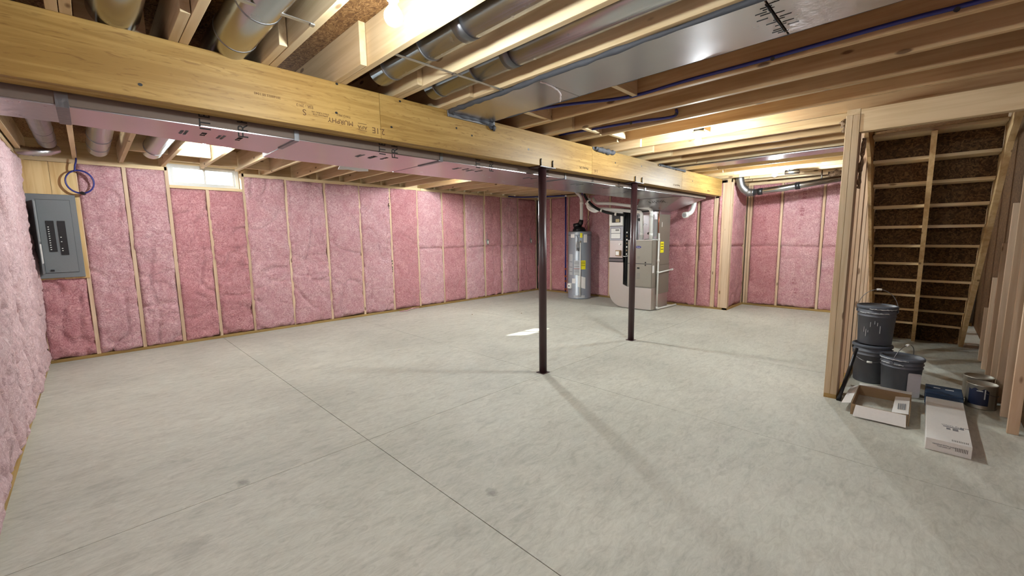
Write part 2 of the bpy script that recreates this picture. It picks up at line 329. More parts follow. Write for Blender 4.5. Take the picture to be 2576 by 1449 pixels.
FOILW = metal('crinkled_foil', (196, 192, 194), .30, bump=.22, scale=22)
GALV = metal('galvanised_steel', (186, 188, 190), .24, bump=.006, scale=6)
WRAPREFL = plain('wrap_dark_reflection', (112, 98, 88), .7, 0, .2)  # brown matte colour paints in the dark wood reflection on the foil
GALVD = metal('dull_galvanised_steel', (140, 140, 142), .45, bump=.01)
FCAB = plain('furnace_enamel', (150, 146, 136), .4, .5)
FCAB2 = plain('coil_box_enamel', (138, 132, 120), .45, .4)
SHEET = metal('sheet_metal_pale', (206, 202, 198), .4, bump=.04)
MASTIC = plain('grey_mastic', (72, 74, 80), .7, bump=.8, bscale=40, var=.3)
POSTM = plain('oxide_red_steel', (56, 32, 34), .38, 0, .6, var=.2)
BLACK = plain('black_plastic', (22, 22, 24), .45)
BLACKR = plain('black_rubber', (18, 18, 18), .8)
WHITE = plain('white_pvc', (232, 232, 226), .4)
WHITEP = plain('white_paper', (226, 224, 220), .8)
INK = plain('black_ink', (30, 26, 24), .8)
INKB = plain('brown_ink', (92, 62, 34), .8)
INKG = plain('grey_ink', (120, 120, 122), .8)
BLUE = plain('blue_tubing', (38, 44, 120), .4)
BLUEL = plain('violet_tubing', (110, 108, 210), .4)
COPPER = metal('copper', (190, 110, 80), .35)
YELLOW = plain('yellow_label', (238, 226, 30), .6)
PANEL = plain('panel_grey_enamel', (112, 116, 118), .5, .1)
PANELD = plain('panel_dark_trim', (70, 73, 74), .5)
WHGREY = plain('heater_grey_enamel', (142, 148, 156), .35, .15)
BUCK = plain('charcoal_bucket_plastic', (92, 95, 102), .5, var=.2)
BUCKD = plain('bucket_lid_plastic', (86, 92, 102), .45, var=.4)
SMEAR = plain('dried_compound', (190, 192, 192), .8)
CARDW = plain('white_cardboard', (214, 210, 204), .75)
CARDB = plain('brown_cardboard', (152, 126, 94), .85)
CARDBL = plain('navy_print', (36, 58, 84), .6, var=.5)
BROWNT = plain('steel_tin', (168, 162, 148), .4, .6, var=.2)
NAVY = plain('navy_label', (28, 36, 62), .5)
CERAM = plain('porcelain_holder', (220, 220, 216), .35)
TAPE = metal('silver_black_tape', (120, 120, 122), .35, bump=.1, scale=40)
VINYL = plain('window_vinyl', (196, 196, 194), .4)
GLASS = glassmat('window_glass')
def bulbmat(k): return emis('lit_bulb_%g' % k, BULB_COL, BULB * k)
BADGE = plain('blue_badge', (40, 50, 130), .3)
# ------------------------------------------------------------------ dims
ZJ, ZO = 2.42, 2.655
YB, YW, XL, XR, XF, YJ = 2.726, 7.30, -.45, 8.35, 9.28, 2.57
# ------------------------------------------------------------------ floor
fl = MB().box(-.75, 9.6, -2.4, 7.75, -.12, -.012).build('floor', DARKGAP); tag(fl, kind='structure')
XS = [-.74, 1.28, 3.267, 5.2, 7.3, 9.58]; YS = [-2.39, .0, 2.74, 7.74]; YS = [-2.39, 2.74, 7.74]
for i in range(5):
    for j in range(2):
        boxpart('slab', (XS[i] + .0022, XS[i + 1] - .0022, YS[j] + .0022, YS[j + 1] - .0022, -.012, 0), CONC, fl)
# ------------------------------------------------------------------ insulation
rng = np.random.default_rng(5)
LAT = rng.random((257, 257))
def vnoise(u, v, sc, seed):
    x = u * sc + seed * 13.37 + 500; y = v * sc + seed * 7.77 + 500
    xi = np.floor(x).astype(int); yi = np.floor(y).astype(int); fx = x - xi; fy = y - yi
    fx = fx * fx * (3 - 2 * fx); fy = fy * fy * (3 - 2 * fy); L = lambda a, b: LAT[a % 257, b % 257]
    return (L(xi, yi) * (1 - fx) + L(xi + 1, yi) * fx) * (1 - fy) + (L(xi, yi + 1) * (1 - fx) + L(xi + 1, yi + 1) * fx) * fy - .5
def batt(u0, u1, z0, z1, plane, c, outward, seed, parent, mat, res=.02, bulge=.018, rough=1.0, seam=None, edge=.03, name='insulation_batt', creases=1.0):
    nu = max(6, int((u1 - u0) / res)); nv = max(6, int((z1 - z0) / res))
    U, V = np.meshgrid(np.linspace(u0, u1, nu), np.linspace(z0, z1, nv), indexing='ij')
    du = np.minimum(U - u0, u1 - U); dv = np.minimum(V - z0, z1 - V); wob = vnoise(U, V, 6, seed + 3) * .03
    prof = np.clip((du + wob * .5) / edge, 0, 1); prof = 1 - (1 - prof) ** 2
    pv = np.clip((dv + wob) / .05, 0, 1); pv = 1 - (1 - pv) ** 2
    tk = np.clip(.014 - vnoise(V * 1.0, U * .3, 2.6, seed + 21) * .05, -.006, .04)
    d = (prof * pv) * (bulge + tk) - tk
    d = d + rough * (vnoise(U, V, 3.2, seed) * .022 + vnoise(U, V, 8, seed + 1) * .018 + vnoise(U, V, 19, seed + 2) * .012 + vnoise(U, V, 42, seed + 9) * .005)
    warpu = U + vnoise(U, V, 2.2, seed + 6) * .25; warpv = V + vnoise(U, V, 2.2, seed + 7) * .25
    n1 = vnoise(warpu * 1.0, warpv * .45, 4.5, seed + 4); d = d - creases * rough * .020 * np.exp(-(n1 / .035) ** 2)
    n2 = vnoise(warpu * .5, warpv * 1.3, 5.0, seed + 5); d = d - creases * rough * .010 * np.exp(-(n2 / .035) ** 2)
    if seam is not None:
        ds = V - seam - vnoise(U, V, 3, seed + 8) * .03
        d = d - .03 * np.exp(-(ds / .022) ** 2) + .012 * np.exp(-((ds - .07) / .05) ** 2)
    # ragged bottom
    back = c - outward * .0
    P = c + outward * d
    G = np.zeros((nu, nv, 3))
    Vb = V + np.where(V - z0 < .04, vnoise(U, V, 18, seed + 11) * .03, 0)
    jit = vnoise(U, V, 9, seed + 12) * .012
    Uu = U + jit * (du < .02)
    if plane == 'y': G[..., 0] = Uu; G[..., 1] = P
    else: G[..., 1] = Uu; G[..., 0] = P
    G[..., 2] = Vb
    # wrap border backwards for thickness
    def ext(G, ax, idx, delta):
        s = np.take(G, [idx], axis=ax).copy(); s[..., 1 if plane == 'y' else 0] = c - outward * .08
        return s
    G = np.concatenate([ext(G, 0, 0, 0), G, ext(G, 0, -1, 0)], axis=0)
    G = np.concatenate([ext(G, 1, 0, 0), G, ext(G, 1, -1, 0)], axis=1)
    m = MB().grid(G); cc = ((u0 + u1) / 2, c, (z0 + z1) / 2) if plane == 'y' else (c, (u0 + u1) / 2, (z0 + z1) / 2)
    return m.build(name, mat, parent, cc)
# ------------------------------------------------------------------ long pink wall (wall_back)
wb = MB()
wb.box(-.75, .82, YW + .095, YW + .2, 0, 2.42).box(1.72, 9.6, YW + .095, YW + .2, 0, 2.42).box(.82, 1.72, YW + .095, YW + .2, 0, 2.186)
wall_back = wb.build('wall_back', CONCW, None, (0, 0, 0)); tag(wall_back, kind='structure')
SW = .038
boxpart('bottom_plate', (XL, XR + .1, YW, YW + .09, 0, .038), WPL, wall_back, .002)
boxpart('top_plate', (XL, .84, YW, YW + .09, 2.37, 2.418), W['x'], wall_back, .002)
boxpart('top_plate', (1.70, 4.8, YW, YW + .09, 2.37, 2.418), W['x'], wall_back, .002)
boxpart('top_plate', (4.805, XR + .1, YW, YW + .09, 2.37, 2.418), W['x'], wall_back, .002)
studs = [-.03, .41, .83, 1.265, 1.71, 2.29, 2.90, 3.50, 4.11, 4.70, 5.31, 5.92, 6.50, 7.05, 7.62, 8.31]
for i, x in enumerate(studs):
    top = 2.37
    if i in (2, 4): top = 2.418
    if i == 3: top = 2.147
    boxpart('stud', (x - SW / 2, x + SW / 2, YW, YW + .09, .038, top), WST, wall_back, .0015)
boxpart('window_sill_plate', (.849, 1.691, YW - .004, YW + .092, 2.148, 2.186), W['x'], wall_back, .002)
edges = [XL] + studs
for i in range(len(studs)):
    a = edges[i] + (SW / 2 if i else .0); b_ = studs[i] - SW / 2
    z1 = 2.375
    mat = PINK
    if i == 0: z1 = 1.02; mat = PINKR
    if i in (3, 4): z1 = 2.15; mat = PINKR
    if i >= 9: mat = PINKR if i % 2 else PINK
    bl = [.02, .02, .018, .02, .02, .026, .026, .026, .026, .026, .018, .012, .012, .012, .012, .018][i]
    ov = .014 if 4 <= i <= 10 else .004
    batt(a - ov + .003, b_ + ov - .003, .042, z1, 'y', YW + .004, -1, i * 3 + 1, wall_back, mat, .018, bl, 1.1 if i < 10 else .75, seam=1.2 if i >= 10 else None, creases=1.2 if i < 9 else .6)
boxpart('stud', (XL + .001, XL + .036, YW, YW + .09, .038, 2.37), WST, wall_back, .0015)
# lettering left on the edge of one stud
for k in range(9):
    zz = 2.30 - k * .045
    boxpart('ink_mark', (4.085 - .012, 4.085 + (.006 if k % 3 else .014), YW - .0012, YW - .0002, zz, zz + (.03 if k % 2 else .02)), INK, wall_back)
for k, zz in enumerate((.98, .93, .86, .82, .78)):
    boxpart('ink_mark', (4.10 - .01, 4.10 + .006, YW - .0012, YW - .0002, zz, zz + .03), INK, wall_back)
# paper tags of the bay printing
# plywood board behind the panel
pb = MB().box(-.45, -.235, YW - .012, YW + .02, 1.0, 2.365).box(-.232, -.02, YW - .012, YW + .02, 1.0, 2.365).build('plywood_board', PLYW, wall_back)
# ------------------------------------------------------------------ rim boards and ceiling
ceil = MB().box(-.75, 9.6, -2.4, 7.75, ZO, ZO + .02).build('ceiling', OSBC, None, (0, 0, 0)); tag(ceil, kind='structure')
for a, b_, z in ((-.75, .82, ZJ + .0005), (.822, 1.718, 2.49), (1.72, 9.6, ZJ + .0005)): boxpart('rim_board', (a, b_, YW + .217, YW + .235, z, ZO - .001), W['x'], ceil)
for z0, z1 in ((2.49, 2.57), (2.572, 2.654)): boxpart('window_header', (.82, 1.72, YW - .13, YW - .092, z0, z1), W['x'], ceil, .0015)
boxpart('rim_board', (-.75, 9.6, -2.36, -2.3, ZJ + .0005, ZO - .001), W['x'], ceil)
boxpart('rim_board', (-.60, -.55, -2.3, YW + .21, ZJ + .0005, ZO - .001), W['y'], ceil)
boxpart('rim_board', (9.5, 9.55, -2.3, YW + .21, ZJ + .0005, ZO - .001), W['y'], ceil)
near = [-.376, .03, .436, .842, 1.248, 1.654, 2.045, 2.52, 2.92, 3.315, 3.705, 4.11, 4.52, 4.93, 5.33, 5.74, 6.14, 6.55, 6.96, 7.36, 7.77, 8.17, 8.58, 8.98]
for i, x in enumerate(near):
    y0 = -2.29 if x < 4.6 else .53
    boxpart('joist', (x - SW / 2, x + SW / 2, y0, 2.90, ZJ, ZO - .001), W['y'] if i < 7 or i > 15 else WDK, ceil, .0015)
for i, x in enumerate(near):
    xx = x - .0415; y1 = YW + .215 if not (.83 < xx < 1.70) else YW - .131
    e = 2.38 + (.03 if i % 2 else -.02)
    boxpart('joist_lap', (xx - SW / 2, xx + SW / 2, e, y1, ZJ, ZO - .001), W['y'], ceil, .0015)
for (a, b_, y) in ((.055, .30, 2.79), (2.55, 2.87, 2.37), (2.55, 2.87, 1.55), (3.36, 3.62, 2.35), (3.76, 4.03, 2.30), (4.13, 4.50, 1.62), (7.38, 7.75, 1.69)):
    boxpart('blocking', (a, b_, y, y + .038, ZJ + (.032 if b_ in (4.50, 7.75) else .01), ZO - .002), W['x'], ceil, .0015)
for x0, x1 in ((.4, .77), (.81, 1.18), (1.22, 1.58), (1.63, 1.98)):
    boxpart('blocking', (x0 + .012, x1 - .01, 6.35 if x0 < 1.2 else 6.9, 6.39 if x0 < 1.2 else 6.94, ZJ + .02, ZO - .002), W['x'], ceil)
# ------------------------------------------------------------------ window
win = thing('window_1', None, None, (1.27, YW + .15, 2.15), kind='structure')
fr = MB(); X0, X1, Z0, Z1 = .852, 1.688, 2.188, 2.485
yf = YW + .13
fr.box(X0, X0 + .045, yf, yf + .06, Z0, Z1).box(X1 - .045, X1, yf, yf + .06, Z0, Z1).box(X0 + .045, X1 - .045, yf, yf + .06, Z0, Z0 + .035).box(X0 + .045, X1 - .045, yf, yf + .06, Z1 - .03, Z1)
fr.build('frame', VINYL, win)
for (a, b_) in ((X0 + .046, 1.285), (1.255, X1 - .046)):
    s_ = MB(); y0 = yf + (.005 if a < 1 else .032); t = .024
    s_.box(a, a + t, y0, y0 + .022, Z0 + .036, Z1 - .031).box(b_ - t, b_, y0, y0 + .022, Z0 + .036, Z1 - .031).box(a + t, b_ - t, y0, y0 + .022, Z0 + .036, Z0 + .058).box(a + t, b_ - t, y0, y0 + .022, Z1 - .05, Z1 - .031)
    sash = s_.build('sash', VINYL, win)
    MB().box(a + t, b_ - t, y0 + .009, y0 + .013, Z0 + .058, Z1 - .05).build('pane', GLASS, sash)
boxpart('latch', (1.262, 1.282, yf - .008, yf + .004, 2.31, 2.36), VINYL, win)
for x in (.822, 1.692): boxpart('jamb', (x, x + .028, YW + .092, YW + .19, 2.188, 2.485), W['z'], win)
# window well outside
well = MB().box(-1, 4, YW + .21, 12, 1.8, 1.9).build('floor_2', plain('gravel', (190, 186, 178), .9, bump=.6, bscale=40), None); tag(well, kind='structure')
# ------------------------------------------------------------------ left wall (near)
wall_left = MB().box(-.75, -.54, -2.4, YW + .3, 0, 2.42).build('wall_left', CONCW, None, (0, 0, 0)); tag(wall_left, kind='structure')
boxpart('bottom_plate', (-.535, XL - .0, -2.28, YW - .02, 0, .038), WPLY, wall_left)
boxpart('top_plate', (-.535, XL - .0, -2.28, YW - .02, 2.37, 2.418), W['y'], wall_left)
yy = -2.2
k = 0
while yy < YW - .1:
    y2 = min(yy + .61, YW - .03)
    boxpart('stud', (-.535, XL - .012, yy - .019, yy + .019, .038, 2.37), WST, wall_left)
    batt(yy - .006, y2 + .006, .03, 2.36, 'x', XL - .012, 1, 60 + k * 3, wall_left, PINKL, .013 if y2 > 3 else .05, .03, 1.35, edge=.035, creases=.9)
    yy = y2; k += 1
    if y2 >= YW - .04: break
# ------------------------------------------------------------------ right wall with the furnace, jog and far wall
wall_right = MB().box(XR + .16, XR + .3, YJ + .1, YW + .1, 0, 2.42).build('wall_right', CONCW, None, (0, 0, 0)); tag(wall_right, kind='structure')
boxpart('bottom_plate', (XR, XR + .09, YJ, YW - .01, 0, .038), WPLY, wall_right, .002)
boxpart('top_plate', (XR, XR + .09, YJ + .32, YW - .01, 2.37, 2.418), W['y'], wall_right, .002)
ys = [6.85, 6.28, 5.70, 5.12, 4.52, 3.92, 3.32, 3.16, 2.86, 2.82, 2.72]
for y in ys:
    if y == 3.32: continue
    boxpart('stud', (XR, XR + .09, y - SW / 2, y + SW / 2, .038, 2.10 if 2.75 < y < 2.9 else 2.37), WST, wall_right, .0015)
rb = [(6.87, 7.28), (6.30, 6.83), (5.72, 6.26), (5.14, 5.68), (4.54, 5.10), (3.94, 4.50), (3.18, 3.90), (2.88, 3.14)]
for i, (a, b_) in enumerate(rb):
    batt(a + .003, b_ - .003, .042, 2.37, 'x', XR + .004, -1, 100 + 4 * i, wall_right, PINKR if i != 3 else PINK, .02, .012 if i < 7 else .03, .75, seam=1.2, creases=.9)
batt(2.742, 2.80, .042, 2.37, 'x', XR - .0, -1, 151, wall_right, PINKR, .012, .03, .5)
boxpart('corner_board', (XR + .004, XR + .022, YJ + .03, 2.70, .038, 2.37), WST, wall_right, .0015)
boxpart('stud', (XR, XR + .09, YJ, YJ + .028, .038, 2.418), WST, wall_right, .0015)
# jog return (faces -y)
jog = MB().box(XR + .16, XF + .1, YJ + .16, YJ + .3, 0, 2.42).build('wall_jog', CONCW, None, (0, 0, 0)); tag(jog, kind='structure')
boxpart('bottom_plate', (XR + .0, XF + .09, YJ - .002, YJ + .088, .0, .038), WPL, jog)
boxpart('top_plate', (XR + .0, XF + .09, YJ - .002, YJ + .088, 2.37, 2.418), W['x'], jog)
batt(XR + .1, XF - .08, .042, 2.36, 'y', YJ + .01, -1, 171, jog, PINKR, .02, .012, .7, seam=1.2)
boxpart('stud', (XF - .075, XF - .037, YJ, YJ + .088, .038, 2.37), WST, jog)
wall_far = MB().box(XF + .16, XF + .3, -.76, YJ + .3, 0, 2.42).build('wall_far', CONCW, None, (0, 0, 0)); tag(wall_far, kind='structure')
boxpart('bottom_plate', (XF, XF + .09, -.6, YJ - .005, 0, .038), WPLY, wall_far, .002)
boxpart('top_plate', (XF, XF + .09, -.6, YJ - .005, 2.37, 2.418), W['y'], wall_far, .002)
fs = [2.545, 2.50, 1.98, 1.335, .72, .1, -.5]
for y in fs: boxpart('stud', (XF, XF + .09, y - SW / 2, y + SW / 2, .038, 2.37), WST, wall_far, .0015)
for i, (a, b_) in enumerate(((2.0, 2.48), (1.355, 1.96), (.74, 1.315), (.12, .70), (-.48, .08))):
    batt(a + .003, b_ - .003, .042, 2.37, 'x', XF + .004, -1, 180 + 5 * i, wall_far, PINK if i else PINKR, .02, .016, .9, seam=1.18, creases=.8)
# faint print on the far batts
for (y, z, s_) in ((2.22, 2.0, .07), (2.24, 1.72, .06), (2.2, 1.35, .06), (1.62, 2.12, .08), (1.64, 1.82, .08), (1.66, 1.55, .06), (1.7, .55, .07), (1.66, .36, .06)):
    text_part('printed_mark', 'R 21', s_, (XF - .036, y, z), (0, 0, 1), (0, 1, 0), plain('faded_ink', (150, 84, 92), .9) if 'faded_ink' not in bpy.data.materials else bpy.data.materials['faded_ink'], wall_far)
# walls behind the camera
wf = MB().box(-.75, 9.6, -2.6, -2.4, 0, 2.7).build('wall_front', fibre('wall_front_fibreglass', (226, 170, 176), (210, 140, 150), (180, 110, 120)), None); tag(wf, kind='structure')
# ------------------------------------------------------------------ stair walls
ws = MB().box(4.434, 4.52, .4465, .534, 0.0, .038)
wall_stair = ws.build('wall_stair', WPL, None, (0, 0, 0)); tag(wall_stair, kind='structure')
boxpart('bottom_plate', (4.53, XF - .01, .447, .533, 0, .038), WPL, wall_stair)
boxpart('top_plate', (4.434, XF - .01, .447, .533, 2.375, 2.418), W['x'], wall_stair)
PG = wood('post_pine', 'z', (206, 186, 156), (184, 160, 126), True)
boxpart('end_stud', (4.43, 4.516, .491, .5345, .038, 2.374), PG, wall_stair, .002)
boxpart('end_stud', (4.43, 4.516, .4455, .4895, .038, 2.374), PG, wall_stair, .002)
for x in (4.55, 4.60, 4.86, 5.22, 5.27, 5.62, 6.02, 6.42, 6.83, 7.23, 7.64, 8.05, 8.45, 8.86):
    boxpart('stud', (x - SW / 2, x + SW / 2, .447, .533, .038, 2.374), WST, wall_stair, .0015)
# right stair wall
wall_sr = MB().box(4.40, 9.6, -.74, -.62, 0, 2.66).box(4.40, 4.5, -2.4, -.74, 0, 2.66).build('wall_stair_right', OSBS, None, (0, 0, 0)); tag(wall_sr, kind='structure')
ZL = lambda x: 2.318 - .907 * (x - 5.16) - .19
for x in (4.03, 4.49, 4.87, 5.27, 5.66, 6.05, 6.44, 6.84):
    t = min(2.41, ZL(x) - .005); 
    if x < 4.4: continue
    boxpart('stud', (x - SW / 2, x + SW / 2, -.575, -.519, .001, t), WST, wall_sr, .0015)
boxpart('header', (4.434, 4.472, -.60, .444, 2.235, 2.41), W['y'], wall_sr, .002)
boxpart('header', (4.475, 4.513, -.60, .444, 2.235, 2.41), W['y'], wall_sr, .002)
# ------------------------------------------------------------------ staircase
stair = thing('staircase', 'unfinished wooden staircase seen from underneath, with brown strand board risers, behind the buckets', 'stairs', (7.6, 0, 0))
RISE, RUN = .205, .226
for i in range(-1, 11):
    x = 5.16 + RUN * i; z = 2.318 - RISE * i
    if z > 2.5: continue
    boxpart('tread', (x - .012, x + RUN + .012, -.395, .415, z - .027, z), W['y'], stair, .002)
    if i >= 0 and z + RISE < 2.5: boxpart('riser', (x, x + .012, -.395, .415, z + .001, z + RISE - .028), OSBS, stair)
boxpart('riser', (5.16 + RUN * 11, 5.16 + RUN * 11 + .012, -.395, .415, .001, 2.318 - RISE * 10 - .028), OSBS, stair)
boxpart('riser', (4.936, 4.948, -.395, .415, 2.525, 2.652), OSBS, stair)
def stringer(y0, y1, full):
    pts = []
    for i in range(0, 11):
        x = 5.16 + RUN * i; z = 2.318 - RISE * i - .03
        if full: continue
        pts += [(x + .014, z), (x + RUN - .002, z)]
    if full: pts = [(4.53, 2.41), (5.16 + .1, 2.41), (7.72, .16), (7.72, 0.001), (7.51, .001)]
    else: pts = [(5.174, 2.29)] + pts[1:] + [(7.62, .001), (7.51, .001)]
    pts += [(5.16 - .0, ZL(5.16)), (4.53, ZL(4.53) if ZL(4.53) < 2.4 else 2.39)] if full else [(5.16 - .15, ZL(5.16 - .15))]
    return MB().prism(pts, y0, y1, 'y').build('stringer', wood('stringer_pine_%g' % y0, 'x', (214, 184, 138), (188, 152, 104)), stair)
stringer(-.437, -.399, True); stringer(.418, .444, True); stringer(-.005, .033, False)
# ------------------------------------------------------------------ main beam
beam = thing('support_beam', 'long yellow laminated wood beam with stamped lettering on two dark steel posts', 'beam', (0, 2.79, 2.12))
bx = [-.60, 1.493, 4.06, 6.49, 8.26]
for i in range(4):
    boxpart('beam_ply', (bx[i] + .001, bx[i + 1] - .001, YB, YB + .044, 2.12, 2.4195), LVL, beam, .002)
boxpart('beam_ply', (-.60, 3.2, YB + .045, YB + .089, 2.12, 2.4195), LVL, beam, .002); boxpart('beam_ply', (3.202, 8.26, YB + .045, YB + .089, 2.12, 2.4195), LVL, beam, .002)
boxpart('beam_ply', (-.60, 8.26, YB + .09, YB + .134, 2.12, 2.4195), LVL, beam, .002)
def stamp(b, s_, x, z, mt=INKB, sx=1): text_part('stamped_lettering', b, s_, (x, YB - .0005, z), (-1, 0, 0), (0, 0, -1), mt, beam, sx=sx)
stamp('MURPHY', .042, 1.215, 2.183, INKB); stamp('TWO MILL', .02, 1.235, 2.222); stamp('APA', .03, 1.36, 2.172, INKB, 1.2); stamp('2.1E', .055, 1.475, 2.168)
stamp('ESR - 2913', .022, 1.0, 2.235); stamp('S', .05, .995, 2.20); stamp('20160022 00 1040', .018, .80, 2.252); stamp('APPROVED FOR\nSTRUCTURAL USE', .013, 1.09, 2.205)
stamp('Murphy LVL', .034, 3.90, 2.172, INK); stamp('2.1E', .04, 4.14, 2.165); stamp('Murphy LVL 2.1E', .034, 6.3, 2.17); stamp('Murphy', .034, 7.6, 2.17)
for zz in (2.150, 2.193): boxpart('stamped_line', (1.33, 1.39, YB - .001, YB - .0002, zz, zz + .003), INKB, beam)
for (x, z) in ((.25, 2.181), (1.204, 2.41), (1.19, 2.232), (1.651, 2.409 - .01), (1.575, 2.21), (2.309, 2.267), (2.15, 2.30), (3.0, 2.25), (4.55, 2.30), (5.2, 2.33), (5.9, 2.22), (6.9, 2.28)):
    n = 10; m = MB(); r = .009 if x < 3 else .012
    m.prism([(x + r * math.cos(a * math.tau / n), z + r * .8 * math.sin(a * math.tau / n)) for a in range(n)], YB - .0012, YB - .0002, 'y').build('nail_hole', BLACK, beam)
# posts
for i, (x, lab) in enumerate(((3.267, 'dark brown round steel post nearer the camera, standing in the middle of the floor'), (5.13, 'dark brown round steel post farther away, in front of the furnace'))):
    p = thing('steel_post', lab, 'post', (x, 2.784, 0), 'steel posts under the beam')
    MB().lathe([(.0405, .001), (.0405, 2.108)], (x, 2.784, 0), 28).build('shaft', POSTM, p)
    boxpart('top_plate', (x - .11, x + .13, YB - .012, YB + .145, 2.109, 2.119), POSTM, p, .002)
    boxpart('base_flange', (x - .052, x + .052, 2.732, 2.836, 0.0005, .006), POSTM, p, .001)
    for dx in (-.095, .085):
        MB().tube([(x + dx, YB - .006, 2.119), (x + dx, YB - .006, 2.175), (x + dx + .006, YB - .006, 2.185)], .006, 8).build('bent_tab', BLACK, p)
# ------------------------------------------------------------------ trunk duct
trunk = thing('trunk_duct', 'long foil wrapped rectangular duct hung under the joists behind the wooden beam', 'duct', (3, 3.2, 2.06))
def dsec(x0, x1, yA, yB2, mat, nm='duct_section'):
    m = MB(); z0, z1 = 2.06, 2.405
    m.add([(x0, 2.88, z0), (x1, 2.88, z0), (x1, yB2, z0), (x0, yA, z0), (x0, 2.88, z1), (x1, 2.88, z1), (x1, yB2, z1), (x0, yA, z1)],
          [(0, 1, 2, 3), (4, 7, 6, 5), (0, 4, 5, 1), (1, 5, 6, 2), (2, 6, 7, 3), (3, 7, 4, 0)])
    boxpart('side_dark_reflection', (x0 + .001, x1 - .001, 2.874, 2.8795, 2.066, 2.404), WRAPREFL, trunk)  # front strip with the foil's dark reflection put into its colour
    return m.build(nm, mat, trunk)
dsec(-.40, -.04, 3.27, 3.27, FOILW); dsec(.0, .985, 3.28, 3.45, FOIL); dsec(.995, 2.095, 3.62, 3.66, FOIL); dsec(2.105, 3.755, 3.66, 3.66, FOIL); dsec(3.765, 5.6, 3.66, 3.66, GALV); dsec(5.61, 7.9, 3.66, 3.66, GALV)
for x in (-.02, .99, 2.1, 3.76, 5.605):
    m = MB().box(x - .022 if x < 0 else x - .014, x + .022 if x < 0 else x + .014, 2.868, 3.2 if x > 0 else 3.27, 2.0535, 2.41); m.build('seam_tape', TAPE, trunk)
for (x, b_) in ((.52, 'ITE'), (.70, 'FRK'), (1.58, 'ITE'), (1.68, 'FRK'), (2.50, 'ITE'), (2.66, 'FRK'), (3.45, 'ITE'), (4.3, 'FRK'), (4.9, 'ITE')):
    text_part('printed_lettering', b_, .075, (x, 2.8735, 2.09), (0, 0, 1), (-1, 0, 0), INK, trunk)
    text_part('printed_lettering', b_ + ' 25', .035, (x + .02, 3.08, 2.0592), (0, 1, 0), (1, 0, 0), INK, trunk)
    text_part('printed_lettering', 'FIRE HAZARD\nCLASSIFIED', .02, (x - .07, 3.1, 2.0592), (0, 1, 0), (1, 0, 0), INKG, trunk)
# torn foil corner, hanger strip under the trunk
MB().add([(1.60, 3.665, 2.066), (1.86, 3.665, 2.066), (1.88, 3.70, 2.05), (1.80, 3.74, 2.045), (1.70, 3.72, 2.05), (1.62, 3.75, 2.044), (1.60, 3.665, 2.069), (1.86, 3.665, 2.069), (1.88, 3.70, 2.053), (1.80, 3.74, 2.048), (1.70, 3.72, 2.053), (1.62, 3.75, 2.047)],
         [(0, 1, 2, 3, 4, 5), (11, 10, 9, 8, 7, 6), (0, 6, 7, 1), (1, 7, 8, 2), (2, 8, 9, 3), (3, 9, 10, 4), (4, 10, 11, 5), (5, 11, 6, 0)]).build('torn_flap', FOILW, trunk)
# ------------------------------------------------------------------ panned return panel between joists
pan = thing('panned_duct', 'wide flat foil panel closing one joist bay, edged with dark grey mastic', 'duct', (2.28, 1, 2.40))
for (a, b_, mt) in ((1.80, 2.722, FOIL), (.556, 1.795, FOIL), (-.8, .55, FOILW), (-2.28, -.805, FOILW)):
    boxpart('foil_sheet', (2.07, 2.505, a, b_, 2.402, 2.418), mt, pan, .002)
def bead(pts, r, nm, par, seed=1, mt=MASTIC):
    random.seed(seed); P = curve_pts(pts, 10); rr = [r * (.7 + .7 * random.random()) for _ in P]
    P = [p + Vector((random.uniform(-1, 1), random.uniform(-1, 1), random.uniform(-.5, .5))) * r * .4 for p in P]
    return MB().tube(P, rr, 8).build(nm, mt, par)
bead([(2.065, -2.2, 2.408), (2.065, -1, 2.408), (2.065, .0, 2.408), (2.065, 1, 2.408), (2.065, 1.7, 2.408), (2.068, 2.3, 2.406), (2.07, 2.70, 2.406)], .014, 'mastic_bead', pan, 2)
bead([(2.508, -2.2, 2.41), (2.508, 0, 2.41), (2.508, 1.2, 2.41), (2.508, 2.0, 2.408), (2.508, 2.70, 2.406)], .007, 'mastic_bead', pan, 3)
bead([(2.08, 2.715, 2.405), (2.3, 2.713, 2.40), (2.52, 2.712, 2.395)], .016, 'mastic_bead', pan, 4)
boxpart('end_flange', (2.06, 2.56, 2.712, 2.7255, 2.372, 2.418), GALVD, pan, .002)
bead([(2.50, 2.716, 2.395), (2.53, 2.715, 2.372), (2.55, 2.716, 2.36)], .020, 'mastic_bead', pan, 5)
bead([(2.10, 1.80, 2.4015), (2.22, 1.80, 2.4005), (2.36, 1.85, 2.4005), (2.49, 1.95, 2.4005)], .005, 'torn_tape', pan, 6, plain('pale_tape', (206, 190, 186), .6))
bead([(2.12, .56, 2.401), (2.46, .56, 2.401)], .004, 'seam_stitch', pan, 7, INK)
for k in range(16):
    y = .56 + random.uniform(-.05, .05); x = 2.12 + .022 * k
    boxpart('staple_mark', (x, x + .0025, y - .025, y + .02, 2.400, 2.4018), INK, pan)
